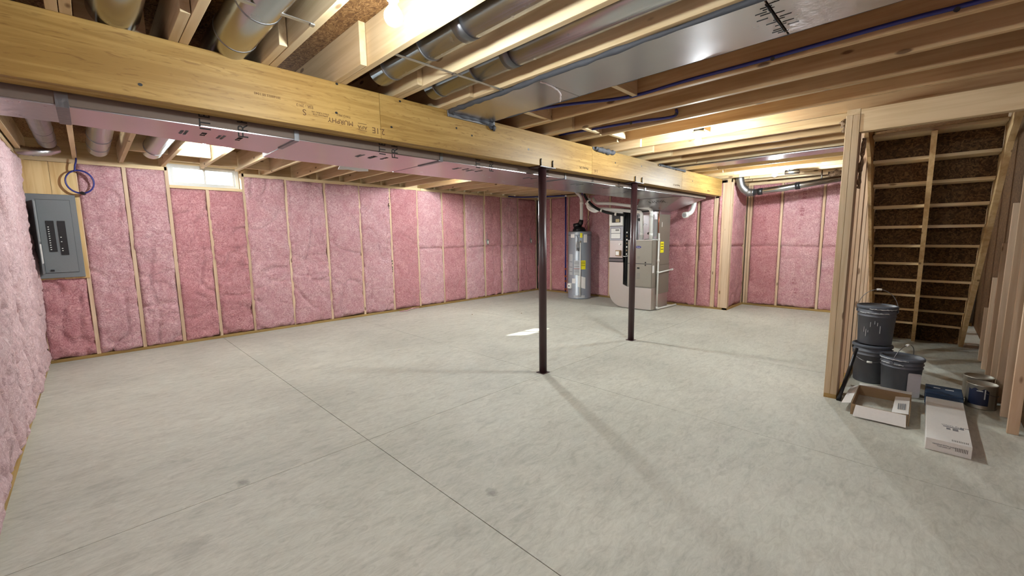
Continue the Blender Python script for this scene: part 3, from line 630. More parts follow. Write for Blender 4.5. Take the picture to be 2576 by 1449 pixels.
# second panned bay farther along
pan2 = thing('panned_duct', 'pinkish foil panel in a joist bay above the two far lit bulbs', 'duct', (6.35, 1.6, 2.40))
boxpart('foil_sheet', (6.18, 6.51, .55, 2.722, 2.404, 2.418), FOIL, pan2, .002)
boxpart('end_flange', (5.68, 6.56, 2.712, 2.7255, 2.385, 2.41), GALVD, pan2, .002)
bead([(5.70, 2.716, 2.40), (6.1, 2.714, 2.40), (6.56, 2.714, 2.395)], .014, 'mastic_bead', pan2, 8, MASTIC)
m4 = thing('mastic_patch', 'dark grey mastic smear on the beam top edge beyond the nearer post', 'sealant', (4.3, 2.715, 2.4))
bead([(4.09, 2.716, 2.41), (4.2, 2.714, 2.40), (4.35, 2.714, 2.398), (4.5, 2.716, 2.41)], .026, 'smear', m4, 9)
# ------------------------------------------------------------------ round ducts in the joist bays
def rduct(x, z, r, y0, y1, lab, bands, crimps, group='round sheet metal ducts in the joist bays', mt=GALV):
    t = thing('round_duct', lab, 'duct', (x, y0, z), group)
    MB().tube([(x, y0, z), (x, y1, z)], r, 32).build('pipe', mt, t)
    for y in bands: MB().tube([(x, y - .035, z), (x, y + .035, z)], r + .0025, 32).build('tape_band', TAPE, t)
    for y in crimps: MB().tube([(x, y - .006, z), (x, y, z), (x, y + .006, z)], [r + .001, r + .0035, r + .001], 32).build('crimp_ring', GALVD, t)
    return t
rduct(1.445, 2.512, .088, -2.2, 2.60, 'round silver duct with taped joint, the one nearer the bright bulb', (1.72,), (2.05, 2.45))
rduct(1.85, 2.512, .088, -2.2, 2.60, 'round silver duct with a taped joint directly beside the flat foil panel', (1.80,), (2.10, 2.50))
rduct(.64, 2.50, .098, -1.0, 6.6, 'round duct in the bay crossed by a bright wire hanger, left of the near bulb', (), (2.2, 2.6, 6.3))
rduct(.19, 2.51, .095, -.6, 6.9, 'dark round duct in the bay beside the electrical panel corner', (), (1.9, 5.0, 6.0, 6.55))
rduct(-.20, 2.51, .075, .8, 6.75, 'round duct in the bay directly above the plywood board corner', (), (6.0, 6.4), mt=GALVD)
for (x0, x1, y, lab) in ((.45, .83, 2.08, 'shiny metal hanger strap under the joists left of the near bulb'), (1.26, 1.66, 2.10, 'flat metal hanger strap under the first taped round duct'), (1.67, 2.06, 2.10, 'flat metal hanger strap beside the flat foil panel')):
    t = thing('hanger_strap', lab, 'strap', ((x0 + x1) / 2, y, 2.41), 'metal straps holding the round ducts')
    boxpart('band', (x0, x1, y - .012, y + .012, 2.4145, 2.4185), GALV, t, .001); boxpart('folded_end', (x1 - .02, x1, y - .012, y + .012, 2.409, 2.4143), GALV, t, .001)
# flexible bits at the far left corner
fd = thing('flexible_duct', 'small crumpled foil elbow above the plywood board in the left corner', 'duct', (-.3, 6.9, 2.40))
random.seed(3)
P = curve_pts([(-.42, 6.9, 2.42), (-.33, 6.85, 2.40), (-.22, 6.88, 2.42), (-.14, 6.95, 2.47)], 8)
MB().tube(P, [.045 + .006 * (i % 2) for i in range(len(P))], 14).build('sleeve', FOILW, fd)
# ------------------------------------------------------------------ far round duct under the ceiling
fr_ = thing('round_duct', 'horizontal round silver duct with dark taped joints along the far pink wall', 'duct', (9.0, 2, 2.3))
MB().tube([(8.5, 2.27, 2.165), (8.5, 1.8, 2.20), (8.5, 1.02, 2.29)], .056, 24).build('pipe', GALV, fr_)
P = curve_pts([(8.5, 2.26, 2.165), (8.5, 2.36, 2.18), (8.47, 2.45, 2.28), (8.44, 2.48, 2.40), (8.44, 2.49, 2.47)], 5)
MB().tube(P, [.064 + (.007 if i % 4 == 0 else 0) for i in range(len(P))], 20).build('elbow', GALVD, fr_)
for y, z in ((2.16, 2.174), (1.60, 2.222)): MB().tube([(8.5, y + .035, z - .003), (8.5, y - .035, z + .003)], .0595, 24).build('tape_band', BLACK, fr_)
MB().tube([(8.5, 1.28, 2.27), (8.5, 1.28, 2.44)], .011, 10).build('hanger_rod', GALV, fr_)
vp = thing('vent_stub', 'short silver pipe stub hanging in the joists beside the farthest bulb', 'pipe', (7.8, 1.55, 2.38))
MB().tube([(7.85, 1.66, 2.385), (7.85, 1.47, 2.375)], .035, 20).build('stub', GALV, vp); MB().tube([(7.85, 1.62, 2.385), (7.85, 1.62, 2.5)], .022, 14).build('riser_pipe', GALVD, vp)
# ------------------------------------------------------------------ bulbs
def bulb(x, y, z, lab, base, r=.033, zt=ZJ, k=1.0):
    t = thing('bare_bulb_light', lab, 'light', (x, y, zt), 'bare bulbs on the ceiling')
    prof = [(.002, -.062)] + [(r * math.sin(a), -.028 - r * math.cos(a)) for a in np.linspace(.15, 2.2, 9)] + [(.016, .012), (.014, .03)]
    MB().lathe(prof, (x, y, z + .03), 18).build('bulb', bulbmat(k), t)
    if base:
        MB().lathe([(.014, z + .058 - zt), (.022, z + .06 - zt), (.024, -.026), (.055, -.016), (.058, -.001)], (x, y, zt), 28).build('lamp_holder', CERAM, t)
        MB().lathe([(.05, .001), (.05, .03)], (x, y, zt), 8).build('junction_box', BLACK, t)
    return t
bulb(.93, 1.555, 2.30, 'lit bare bulb at the top of the picture, nearest the camera, beside the wide joist', True, .036, 2.52, .42)
bulb(.985, 5.60, 2.41, 'lit bare bulb above the basement window', True, .036, 2.62, 1.0)
bulb(4.25, 1.64, 2.325, 'lit bare bulb in white porcelain holder in the middle of the right ceiling', True, k=.9)
bulb(7.45, 1.71, 2.32, 'lit bare bulb in front of the far pink wall', True, k=1.15)
bulb(1.2, -1.2, 2.33, 'unseen lit bulb added behind the camera to brighten the near floor', True, k=.35)  # added lamp out of view, lights the near floor
bulb(4.75, 5.3, 2.46, 'unseen lit bulb added behind the foil trunk duct to brighten the far wall', True, .033, 2.62, 1.9)  # extra lamp hidden by the trunk, put in to brighten the far wall
# ------------------------------------------------------------------ blue tubing
def tub(path, r, nm, lab, mt=BLUE, ties=()):
    t = thing(nm, lab, 'tubing', tuple(path[0])); MB().tube(curve_pts(path, 8), r, 10).build('tube', mt, t)
    for p in ties: MB().tube([(p[0] - .012, p[1] - .002, p[2]), (p[0] + .012, p[1] + .002, p[2] + .012)], .011, 8).build('clip', BLACK, t)
    return t
tub([(2.56, 2.75, 2.50), (2.60, 2.5, 2.46), (2.70, 2.07, 2.445), (2.88, 1.62, 2.44), (2.90, 1.2, 2.452), (2.885, .71, 2.447), (2.875, .17, 2.45), (2.89, -.3, 2.45), (2.88, -2.2, 2.45)], .011, 'blue_pipe', 'dark blue tube clipped to a joist right of the flat foil panel', BLUE, ((2.87, 1.6, 2.435), (2.885, .71, 2.435), (2.885, -.02, 2.435)))
tub([(3.56, 2.80, 2.48), (3.50, 2.45, 2.45), (3.51, 2.1, 2.44), (3.56, 1.85, 2.44), (3.64, 1.62, 2.445), (3.64, 1.60, 2.5)], .011, 'blue_pipe', 'shorter dark blue tube ending in an elbow above the nearer steel post', BLUE, ((3.53, 1.96, 2.43), (3.64, 1.60, 2.455)))
coil = thing('blue_tube_coil', 'coiled dark blue tube hanging on the plywood above the electrical panel', 'tubing', (.0, 7.22, 2.14))
P = []
for k in range(97):
    a = k / 32 * math.tau; r = .118 + .006 * math.sin(k * .21); P.append((.012 + r * math.cos(a + 1.9), 7.20 + .012 * (k / 96) + .006 * math.sin(a), 2.145 + r * 1.12 * math.sin(a + 1.9)))
MB().tube(P, .0075, 8).build('coil', BLUE, coil)
MB().tube(curve_pts([(-.025, 7.19, 2.265), (-.015, 7.18, 2.33), (.0, 7.19, 2.40), (.005, 7.2, 2.55)], 6), .0085, 8).build('feed_tube', BLUE, coil)
MB().tube([(.012, 7.18, 2.015), (.03, 7.22, 2.012)], .02, 8).build('tape_wrap', BLACK, coil)
# ------------------------------------------------------------------ electrical panel
ep = thing('electrical_panel', 'open grey electrical panel with two black breaker columns in the left corner', 'electrical panel', (-.25, 7.24, 1.02))
boxpart('cover', (-.455, -.052, 7.235, 7.286, 1.02, 1.99), PANEL, ep, .004)
boxpart('inner_frame', (-.375, -.10, 7.230, 7.2352, 1.08, 1.93), PANELD, ep, .002)
boxpart('dead_front', (-.372, -.103, 7.224, 7.2305, 1.084, 1.926), PANEL, ep, .002)
for (xa, za, zb_, tg) in ((-.315, 1.33, 1.685, 11), (-.225, 1.29, 1.685, 11)):
    bk = boxpart('breaker_column', (xa, xa + .062, 7.214, 7.2245, za, zb_), BLACK, ep, .001)
    for k in range(tg):
        if xa > -.25 and k not in (1, 2, 5, 7): continue
        zz = za + .02 + k * .026
        boxpart('breaker_toggle', (xa + .008, xa + .02, 7.208, 7.2139, zz, zz + .008), WHITE, bk)
dr = MB(); A = Vector((-.372, 7.222, 0)); d = Vector((-.004, -.26, 0)); nrm = Vector((-.26, .004, 0)).normalized() * .004
q = [A, A + d, A + d + nrm, A + nrm]
dr.add([(p.x, p.y, z) for z in (1.085, 1.925) for p in q], [(0, 1, 2, 3), (4, 7, 6, 5), (0, 4, 5, 1), (1, 5, 6, 2), (2, 6, 7, 3), (3, 7, 4, 0)])
door = dr.build('door', PANEL, ep)
def doorlab(s0, s1, z0, z1, mt, nm):
    a = A + d * s0 - nrm * .15; b_ = A + d * s1 - nrm * .15; c_ = b_ - nrm * .1; e_ = a - nrm * .1
    MB().add([(p.x, p.y, z) for z in (z0, z1) for p in (a, b_, c_, e_)], [(0, 1, 2, 3), (4, 7, 6, 5), (0, 4, 5, 1), (1, 5, 6, 2), (2, 6, 7, 3), (3, 7, 4, 0)]).build(nm, mt, door)
doorlab(.15, .85, 1.20, 1.42, WHITEP, 'white_label'); doorlab(.2, .8, 1.45, 1.90, plain('grey_schedule', (160, 162, 162), .7), 'circuit_schedule')
boxpart('nameplate', (-.33, -.30, 7.216, 7.224, 1.10, 1.12), BLACK, ep)
# ------------------------------------------------------------------ outlet boxes on the back wall
for (x, lab) in ((6.54, 'small grey outlet box beside a stud on the long pink wall'), (8.05, 'small grey outlet box near the far corner behind the nearer post')):
    t = thing('outlet_box', lab, 'outlet box', (x, YW, 1.3)); boxpart('box', (x, x + .055, YW - .035, YW + .0, 1.26, 1.37), plain('box_grey_%g' % x, (120, 124, 120), .5), t, .003)
    boxpart('device', (x + .014, x + .042, YW - .04, YW - .0352, 1.275, 1.345), WHITE, t, .001)
    MB().tube(curve_pts([(x + .02, YW - .01, 1.37), (x + .006, YW - .02, 1.45), (x + .015, YW - .01, 1.55)], 5), .005, 6).build('cable', INKG, t)
# drip stick
t = thing('wood_shim', 'thin pale wooden stick hanging from the joists in front of the long pink wall', 'stick', (6.4, 6.9, 2.2))
boxpart('strip', (6.16, 6.17, 6.9, 6.91, 2.14, 2.5), W['z'], t)
# ------------------------------------------------------------------ water heater
WX, WY = 7.93, 5.64
wh = thing('water_heater', 'tall grey cylindrical water heater with yellow and white stickers', 'water heater', (WX, WY, 0))
MB().lathe([(.265, .002), (.268, .03), (.262, .035), (.262, 1.505), (.258, 1.52), (.24, 1.532), (.0, 1.535)], (WX, WY, 0), 48, True, False).build('tank', WHGREY, wh)
MB().lathe([(.2635, 0), (.2635, .012)], (WX, WY, 1.44), 48, False, False).build('seam_ring', PANELD, wh)
vd = Vector((-WX, -WY, 0)).normalized(); base_a = math.atan2(vd.y, vd.x)
def curved(nm, a0, a1, z0, z1, mt, tilt=0, r=.2645, par=None):
    n = 8; vs = []
    for rr in (r, r + .0015):
        for z in (z0, z1):
            for i in range(n + 1):
                a = base_a + a0 + (a1 - a0) * i / n; zz = z + tilt * (i / n - .5); vs.append((WX + rr * math.cos(a), WY + rr * math.sin(a), zz))
    N = n + 1; F = []
    for i in range(n): F += [(i, i + 1, N + i + 1, N + i), (2 * N + i, 3 * N + i, 3 * N + i + 1, 2 * N + i + 1), (i, 2 * N + i, 2 * N + i + 1, i + 1), (N + i, N + i + 1, 3 * N + i + 1, 3 * N + i)]
    F += [(0, N, 3 * N, 2 * N), (n, 2 * N + n, 3 * N + n, N + n)]
    return MB().add(vs, F).build(nm, mt, par or wh)
# positive angle = towards the image right
GREYL = plain('printed_grey_label', (176, 178, 180), .7)
curved('white_sticker', -.85, -.45, 1.39, 1.47, WHITEP); curved('yellow_tag', .03, .22, 1.39, 1.49, YELLOW); curved('white_sticker', .33, .66, 1.28, 1.46, WHITEP)
curved('brand_mark', -.30, -.02, 1.10, 1.16, INKG); curved('logo_patch', -.34, .02, 1.17, 1.30, GREYL)
curved('warning_label', -1.05, -.62, .55, 1.02, GREYL); curved('warning_label', -.50, .02, .55, .88, GREYL); curved('red_line', -.50, .02, .69, .70, plain('red_ink', (150, 60, 50), .6), r=.2662)
for zz in (.62, .66, .74, .80, .84): curved('text_line', -.46, -.02, zz, zz + .012, INKG, r=.2662)
for zz in (.62, .72, .84): curved('text_line', -1.0, -.66, zz, zz + .012, INKG, r=.2662)
curved('yellow_label', .10, .52, .68, .88, YELLOW)
for zz in (.84, .80, .76): curved('text_line', .14, .48, zz, zz + .01, INK, r=.2662)
curved('white_sheet', -.15, .52, .26, .52, WHITEP, -.05); curved('white_sticker', -.68, -.36, .36, .47, WHITEP); curved('white_sticker', -.5, .48, .03, .09, GREYL)
gv = Vector((math.cos(base_a - .82), math.sin(base_a - .82), 0)) * .275 + Vector((WX, WY, 0))
boxpart('gas_valve', (gv.x - .05, gv.x + .03, gv.y - .04, gv.y + .06, .24, .36), WHITE, wh, .01)
boxpart('valve_knob', (gv.x - .056, gv.x - .05, gv.y - .01, gv.y + .02, .285, .315), BLACK, wh, .002)
MB().lathe([(.15, 1.535), (.15, 1.57), (.11, 1.62), (.07, 1.635), (.05, 1.64)], (WX + .02, WY + .03, 0), 24).build('draft_hood', BLACK, wh)
MB().tube([(WX - .06, WY + .12, 1.66), (WX - .02, WY - .02, 1.68)], .05, 16).build('blower_motor', BLACK, wh)
MB().tube([(WX, WY + .03, 1.66), (WX - .01, WY - .03, 1.72), (WX - .01, WY - .05, 1.79)], [.055, .055, .045], 16).build('vent_collar', BLACK, wh)
MB().tube(curve_pts([(WX - .1, WY + .05, 1.60), (WX - .2, WY - .0, 1.52), (WX - .255, WY - .13, 1.38), (WX - .27, WY - .12, 1.18), (WX - .22, WY - .14, 1.1), (WX - .25, WY - .15, 1.3)], 6), .006, 6).build('power_cord', BLACK, wh)
pp = Vector((math.cos(base_a + .05), math.sin(base_a + .05), 0)) * .285 + Vector((WX, WY, 0))
MB().tube([(pp.x, pp.y, 1.30), (pp.x, pp.y, .09)], .013, 10).build('relief_pipe', WHITE, wh); MB().tube([(pp.x + .04, pp.y + .03, 1.31), (pp.x, pp.y, 1.31), (pp.x, pp.y, 1.28)], .017, 10).build('relief_valve', BROWNT, wh)
vpipe = thing('vent_pipe', 'thick white plastic vent pipe rising from the water heater', 'pipe', (WX, WY, 1.8))
MB().tube(bend([(WX - .01, WY - .05, 1.79), (WX - .01, WY - .05, 2.30), (WX + .02, WY + .12, 2.42)], .09), .038, 20).build('pipe', WHITE, vpipe)
MB().tube([(WX - .01, WY - .05, 2.14), (WX - .01, WY - .05, 2.21)], .045, 20).build('coupling', WHITE, vpipe)
hw = thing('blue_pipe', 'straight dark blue vertical pipe left of the water heater', 'pipe', (8.2, 6.25, .1), None)
MB().tube([(8.2, 6.25, .06), (8.2, 6.25, 2.38)], .018, 12).build('pipe', BLUE, hw); MB().tube([(8.2, 6.25, 2.37), (8.2, 6.25, 2.41)], .024, 10).build('fitting', WHITE, hw)
for zz in (.10, .3, .42, .6): MB().tube([(8.2, 6.25, zz), (8.2, 6.25, zz + .05)], .024, 10).build('fitting', COPPER, hw)
tub([(8.19, 6.27, 2.39), (8.0, 6.7, 2.395), (7.6, 7.15, 2.39), (7.2, 7.2, 2.39)], .016, 'blue_pipe', 'dark blue tube running from the vertical pipe along the joists in the far corner', BLUE)
cp = thing('copper_pipe', 'copper pipe with violet sleeve behind the water heater vent', 'pipe', (8.2, 5.75, 1.5))
MB().tube([(8.17, 5.765, 1.50), (8.17, 5.765, 2.02)], .013, 10).build('pipe', COPPER, cp); MB().tube([(8.17, 5.765, 2.02), (8.17, 5.755, 2.42)], .02, 12).build('sleeve', BLUEL, cp); MB().tube([(8.17, 5.765, 2.0), (8.17, 5.765, 2.04)], .02, 10).build('fitting', BROWNT, cp)
wr = thing('loose_wire', 'thin kinked black wire dangling right of the copper pipe', 'wire', (8.2, 5.6, 1.7))
MB().tube(curve_pts([(8.2, 5.55, 2.05), (8.2, 5.56, 1.93), (8.2, 5.60, 1.85), (8.2, 5.57, 1.80), (8.2, 5.65, 1.70), (8.15, 5.66, 1.60), (8.1, 5.72, 1.545)], 5), .005, 6).build('wire', BLACK, wr)
# ------------------------------------------------------------------ furnace
fu = thing('furnace', 'grey metal furnace cabinet with blue oval badge between the far post and the pink wall', 'furnace', (7.7, 3.85, 0))
boxpart('base_plenum', (7.35, 8.04, 3.59, 4.10, .012, .435), SHEET, fu, .004)
boxpart('cabinet', (7.36, 8.04, 3.592, 4.10, .437, 1.33), FCAB, fu, .004)
boxpart('lower_door', (7.346, 7.3595, 3.60, 4.09, .455, .885), FCAB, fu, .003)
boxpart('upper_door', (7.346, 7.3595, 3.60, 4.09, .895, 1.322), FCAB, fu, .003)
boxpart('door_rail', (7.344, 7.3465, 3.60, 4.09, .884, .896), PANELD, fu)
n = 20; m = MB(); m.prism([(3.87 + .055 * math.cos(k * math.tau / n), 1.205 + .022 * math.sin(k * math.tau / n)) for k in range(n)], 7.343, 7.3458, 'x'); bd = m.build('badge', BADGE, fu)
text_part('badge_lettering', 'Carrier', .024, (7.3426, 3.87, 1.205), (0, -1, 0), (0, 0, 1), WHITE, bd)
boxpart('switch_window', (7.343, 7.3458, 3.84, 3.89, .79, .82), BLACK, fu)
for zz in (.865, .915):
    MB().tube([(7.340, 3.72, zz), (7.3458, 3.72, zz)], .014, 14).build('door_latch', BLACK, fu)
for k in range(5): boxpart('printed_line', (7.3445, 7.3459, 3.83, 3.90, .70 - k * .025, .708 - k * .025), INKG, fu)
for k in range(3): boxpart('printed_line', (7.3445, 7.3459, 3.84, 3.89, .98 + k * .02, .987 + k * .02), INKG, fu)
boxpart('white_sticker', (7.37, 7.44, 3.5905, 3.5919, .72, .86), WHITEP, fu)
boxpart('coil_cabinet', (7.60, 8.05, 3.60, 4.10, 1.332, 1.82), GALV, fu, .003)
boxpart('coil_side_panel', (7.53, 8.06, 3.586, 3.5995, .86, 1.825), FCAB2, fu, .002)
boxpart('lower_side_panel', (7.53, 8.06, 3.580, 3.5915, .30, .855), FCAB2, fu, .002)
boxpart('yellow_label', (7.66, 7.80, 3.583, 3.5858, 1.09, 1.30), YELLOW, fu)
for k in range(3): boxpart('label_print', (7.68, 7.78, 3.5815, 3.583, 1.25 - k * .05, 1.262 - k * .05), INK, fu)
boxpart('white_tab', (7.70, 7.715, 3.583, 3.5858, 1.58, 1.67), WHITEP, fu)
for (y, z, r) in ((4.0, 1.73, .03), (3.80, 1.46, .022)): MB().tube([(7.585, y, z), (7.60, y, z)], r, 14).build('port_plug', BLACK, fu)
boxpart('data_plate', (7.596, 7.5995, 3.63, 3.70, 1.40, 1.72), GREYL, fu)
boxpart('white_label', (7.596, 7.5995, 3.93, 4.0, 1.345, 1.45), WHITEP, fu)
boxpart('foil_band', (7.585, 8.06, 3.583, 4.11, 1.815, 1.87), FOILW, fu, .002)
MB().box(7.345, 7.36, 3.595, 4.09, 1.328, 1.338).build('top_lip', SHEET, fu)
# plenum flaring up to the trunk
pl = thing('supply_plenum', 'foil wrapped flared duct transition above the furnace with black handwriting', 'duct', (7.8, 3.8, 1.87))
m = MB(); m.add([(7.62, 3.59, 1.872), (8.06, 3.59, 1.872), (8.06, 4.10, 1.872), (7.62, 4.10, 1.872), (6.95, 2.90, 2.056), (7.88, 2.90, 2.056), (7.88, 3.66, 2.056), (6.95, 3.66, 2.056)],
                [(0, 1, 2), (0, 2, 3), (4, 7, 6, 5), (0, 4, 5), (0, 5, 1), (1, 5, 6), (1, 6, 2), (2, 6, 7), (2, 7, 3), (3, 7, 4), (3, 4, 0)])
m.build('transition', FOILW, pl)
text_part('handwriting', 'R 4.5 TYPE .', .15, (7.08, 3.38, 2.000), (.06, -.998, 0), (-.959, 0, .283), INK, pl, sx=.42)
# return drop
rd = thing('return_air_drop', 'sheet metal return duct with rounded bottom corner and framed white labels, left of the furnace', 'duct', (7.7, 4.3, 0))
prof = [(4.10, .012), (4.20, .012)] + [(4.20 + .31 * math.sin(a), .35 - .30 * math.cos(a) - .038) for a in np.linspace(.0, math.pi / 2, 9)] + [(4.51, .90), (4.20, .90), (4.20, .47), (4.105, .43)]
MB().prism(prof, 7.37, 7.95, 'x').build('boot', SHEET, rd)
boxpart('filter_rack', (7.355, 7.96, 4.195, 4.52, .902, .985), BLACK, rd, .004)
boxpart('filter_cover', (7.352, 7.354, 4.20, 4.515, .92, .97), TAPE, rd)
boxpart('riser_duct', (7.37, 7.95, 4.21, 4.51, .987, 1.95), GALVD, rd, .003)
boxpart('side_sheet', (7.360, 7.3695, 4.215, 4.50, .99, 1.33), SHEET, rd, .001)
lp_ = boxpart('label_panel', (7.350, 7.3690, 4.21, 4.505, 1.335, 1.60), plain('label_panel_grey', (176, 176, 184), .5), rd, .003)
boxpart('label_frame', (7.3475, 7.3499, 4.255, 4.48, 1.36, 1.575), INKG, lp_); boxpart('paper_label', (7.345, 7.3474, 4.265, 4.47, 1.475, 1.565), WHITEP, lp_); boxpart('paper_label', (7.345, 7.3474, 4.265, 4.47, 1.37, 1.465), WHITEP, lp_)
for k in range(2): boxpart('label_print', (7.3435, 7.3449, 4.29, 4.37, 1.535 - k * .015, 1.545 - k * .015), INK, lp_)
hm = MB(); hm.box(7.335, 7.369, 4.21, 4.26, 1.62, 1.90).box(7.335, 7.369, 4.45, 4.505, 1.62, 1.90).box(7.335, 7.369, 4.26, 4.45, 1.62, 1.68).box(7.335, 7.369, 4.26, 4.45, 1.86, 1.90)
hm_ = hm.build('humidifier_frame', WHITE, rd); boxpart('humidifier_core', (7.35, 7.369, 4.262, 4.448, 1.682, 1.858), BLACK, rd); boxpart('control_board', (7.342, 7.3495, 4.29, 4.37, 1.69, 1.75), plain('board_tan', (176, 160, 120), .6), rd)
boxpart('control_box', (7.30, 7.369, 4.25, 4.34, 1.03, 1.14), CARDB, rd, .003); boxpart('control_label', (7.297, 7.2999, 4.26, 4.33, 1.045, 1.12), WHITEP, rd)
MB().tube([(7.33, 4.27, 1.26), (7.365, 4.27, 1.26)], .018, 12).build('gauge', WHITE, rd)
# black gap with pipes
gp = thing('line_set_chase', 'black sleeved pipes in the narrow gap between the return duct and the furnace', 'pipes', (7.5, 4.15, .5))
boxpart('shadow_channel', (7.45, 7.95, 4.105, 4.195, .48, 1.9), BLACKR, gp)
for (y, r) in ((4.13, .02), (4.17, .02)): MB().tube([(7.42, y, .55), (7.42, y, 1.88)], r, 10).build('sleeved_pipe', BLACKR, gp)
for k in range(7): boxpart('wire_nut', (7.39, 7.40, 4.135, 4.155, 1.05 + k * .07, 1.08 + k * .07), CARDB if k % 2 else WHITE, gp)
MB().tube(curve_pts([(7.40, 4.27, 1.07), (7.38, 4.2, 1.02), (7.40, 4.12, 1.03)], 5), .006, 6).build('cable', WHITE, gp)
hs_ = thing('black_hose', 'thick black flexible conduit with white ties sagging under the trunk duct to the furnace', 'hose', (7.2, 4.6, 2.0))
P = curve_pts([(7.2, 5.02, 2.27), (7.2, 4.95, 2.16), (7.2, 4.77, 2.0), (7.22, 4.56, 1.90), (7.25, 4.35, 1.845), (7.33, 4.15, 1.815)], 8)
MB().tube(P, .026, 14).build('hose', BLACKR, hs_)
for i in (10, 22, 33): MB().tube([P[i] - (P[i + 1] - P[i]) * .6, P[i] + (P[i + 1] - P[i]) * .6], .029, 14).build('white_tie', WHITE, hs_)
pv = thing('vent_pipe', 'pair of pale plastic pipes running level under the duct, then dropping into the furnace', 'pipe', (7.45, 4, 1.4))
MB().tube(bend([(7.40, 4.95, 2.20), (7.40, 4.88, 2.09), (7.40, 4.5, 2.06), (7.40, 3.66, 1.915), (7.40, 3.655, 1.345)], .07), .031, 18).build('outer_pipe', WHITE, pv)
MB().tube(bend([(7.32, 5.05, 2.1), (7.32, 4.93, 1.98), (7.32, 4.6, 1.955), (7.38, 3.84, 1.86), (7.40, 3.835, 1.345)], .07), .031, 18).build('inner_pipe', WHITE, pv)
MB().tube(curve_pts([(7.34, 4.99, 2.2), (7.32, 5.0, 2.02), (7.32, 4.85, 1.93), (7.32, 4.72, 1.965)], 6), .036, 16).build('elbow', WHITE, pv)
for (x, y, z) in ((7.40, 3.655, 1.76), (7.40, 3.655, 1.40), (7.40, 3.835, 1.42)): MB().tube([(x, y, z), (x, y, z + .06)], .037, 18).build('coupling', WHITE, pv)
dl = thing('drain_pipe', 'thin white plastic drain pipe down the right side of the furnace with two side branches', 'pipe', (7.5, 3.55, 0))
MB().tube([(7.52, 3.555, 1.46), (7.52, 3.555, .03)], .016, 12).build('riser', WHITE, dl)
MB().tube([(7.52, 3.555, .03), (8.25, 3.50, .03)], .016, 12).build('floor_run', WHITE, dl); MB().tube([(7.52, 3.555, .72), (8.1, 3.54, .745)], .014, 12).build('branch', WHITE, dl); MB().tube([(7.52, 3.555, 1.34), (7.50, 3.80, 1.345)], .012, 10).build('branch', WHITE, dl)
for z in (.02, .70, 1.32, .92): MB().tube([(7.52, 3.555, z), (7.52, 3.555, z + .05)], .021, 12).build('fitting', WHITE, dl)
MB().tube([(8.07, 3.54, .745), (8.13, 3.54, .747)], .02, 12).build('end_cap', WHITE, dl)
MB().tube([(7.54, 3.575, 1.47), (7.54, 3.575, 1.88)], .008, 8).build('copper_line', COPPER, dl)
# white vent from ceiling
vv = thing('vent_pipe', 'white plastic vent with a round mouth hanging below the beam, right of the furnace', 'pipe', (8.2, 3.2, 1.8))
MB().tube(bend([(8.22, 3.20, 2.40), (8.22, 3.20, 1.99), (8.20, 3.24, 1.84), (8.05, 3.30, 1.80)], .07), .042, 20, cap=False).build('pipe', WHITE, vv)
MB().tube([(8.10, 3.28, 1.805), (8.03, 3.305, 1.797)], .056, 20).build('mouth', WHITE, vv); MB().tube([(8.0295, 3.3052, 1.797), (8.027, 3.306, 1.797)], .04, 20).build('screen', GREYL, vv); MB().tube([(8.22, 3.20, 2.03), (8.22, 3.20, 2.09)], .048, 20).build('coupling', WHITE, vv)
# ------------------------------------------------------------------ buckets
def bucket(cx, cy, z0, h, r0, r1, lab, handle, extra=None):
    t = thing('bucket', lab, 'bucket', (cx, cy, z0), 'grey plastic buckets by the stair wall')
    R = lambda z: r0 + (r1 - r0) * z / h
    pr = [(r0 - .006, 0), (r0, .006), (R(h * .72), h * .72), (R(h * .72) + .006, h * .725), (R(h * .74) + .006, h * .74), (R(h * .74), h * .745), (R(h * .81), h * .81), (R(h * .81) + .007, h * .815), (R(h * .83) + .007, h * .835), (R(h * .84), h * .84), (R(h * .94), h * .94)]
    MB().lathe(pr, (cx, cy, z0 + .001), 40).build('body', BUCK, t)
    MB().lathe([(r1 + .006, h * .93), (r1 + .009, h * .935), (r1 + .009, h * .985), (r1 + .004, h), (r1 - .008, h), (r1 - .013, h * .975), (.0, h * .972)], (cx, cy, z0), 40, True, False).build('lid', BUCKD, t)
    ear = h * .86
    hx, hy = handle[0]
    A_ = Vector((cx + hx * (r1 + .004), cy + hy * (r1 + .004), z0 + ear)); B_ = Vector((cx - hx * (r1 + .004), cy - hy * (r1 + .004), z0 + ear)); Mi = (A_ + B_) / 2 + Vector(handle[1])
    u = (A_ - B_) / 2; w_ = Mi - (A_ + B_) / 2
    P = [(A_ + B_) / 2 + u * math.cos(a) + w_ * math.sin(a) for a in np.linspace(0, math.pi, 25)]
    MB().tube(P, .0028, 6).build('wire_handle', GALVD, t); MB().tube(P[11:14], .010, 10).build('grip', WHITE, t)
    for q in (A_, B_): MB().tube([q - (q - Vector((cx, cy, q.z))) * .05, q + (q - Vector((cx, cy, q.z))) * .04], .014, 10).build('ear', BUCK, t)
    return t
b1 = bucket(5.235, .285, 0, .37, .126, .144, 'closed charcoal bucket on the floor, supporting another bucket, white grip on its side', ((0.1, .99), (-.168, 0, -.10)))
b2 = bucket(5.23, .275, .375, .37, .126, .144, 'top bucket of the stack with white drips on its side and a raised wire handle', ((0.1, -.995), (.02, 0, .20)))
b3 = bucket(5.035, .065, 0, .33, .126, .143, 'front right bucket on the floor smeared with pale compound, handle half raised', ((.9, -.43), (-.0, -.03, .15)))
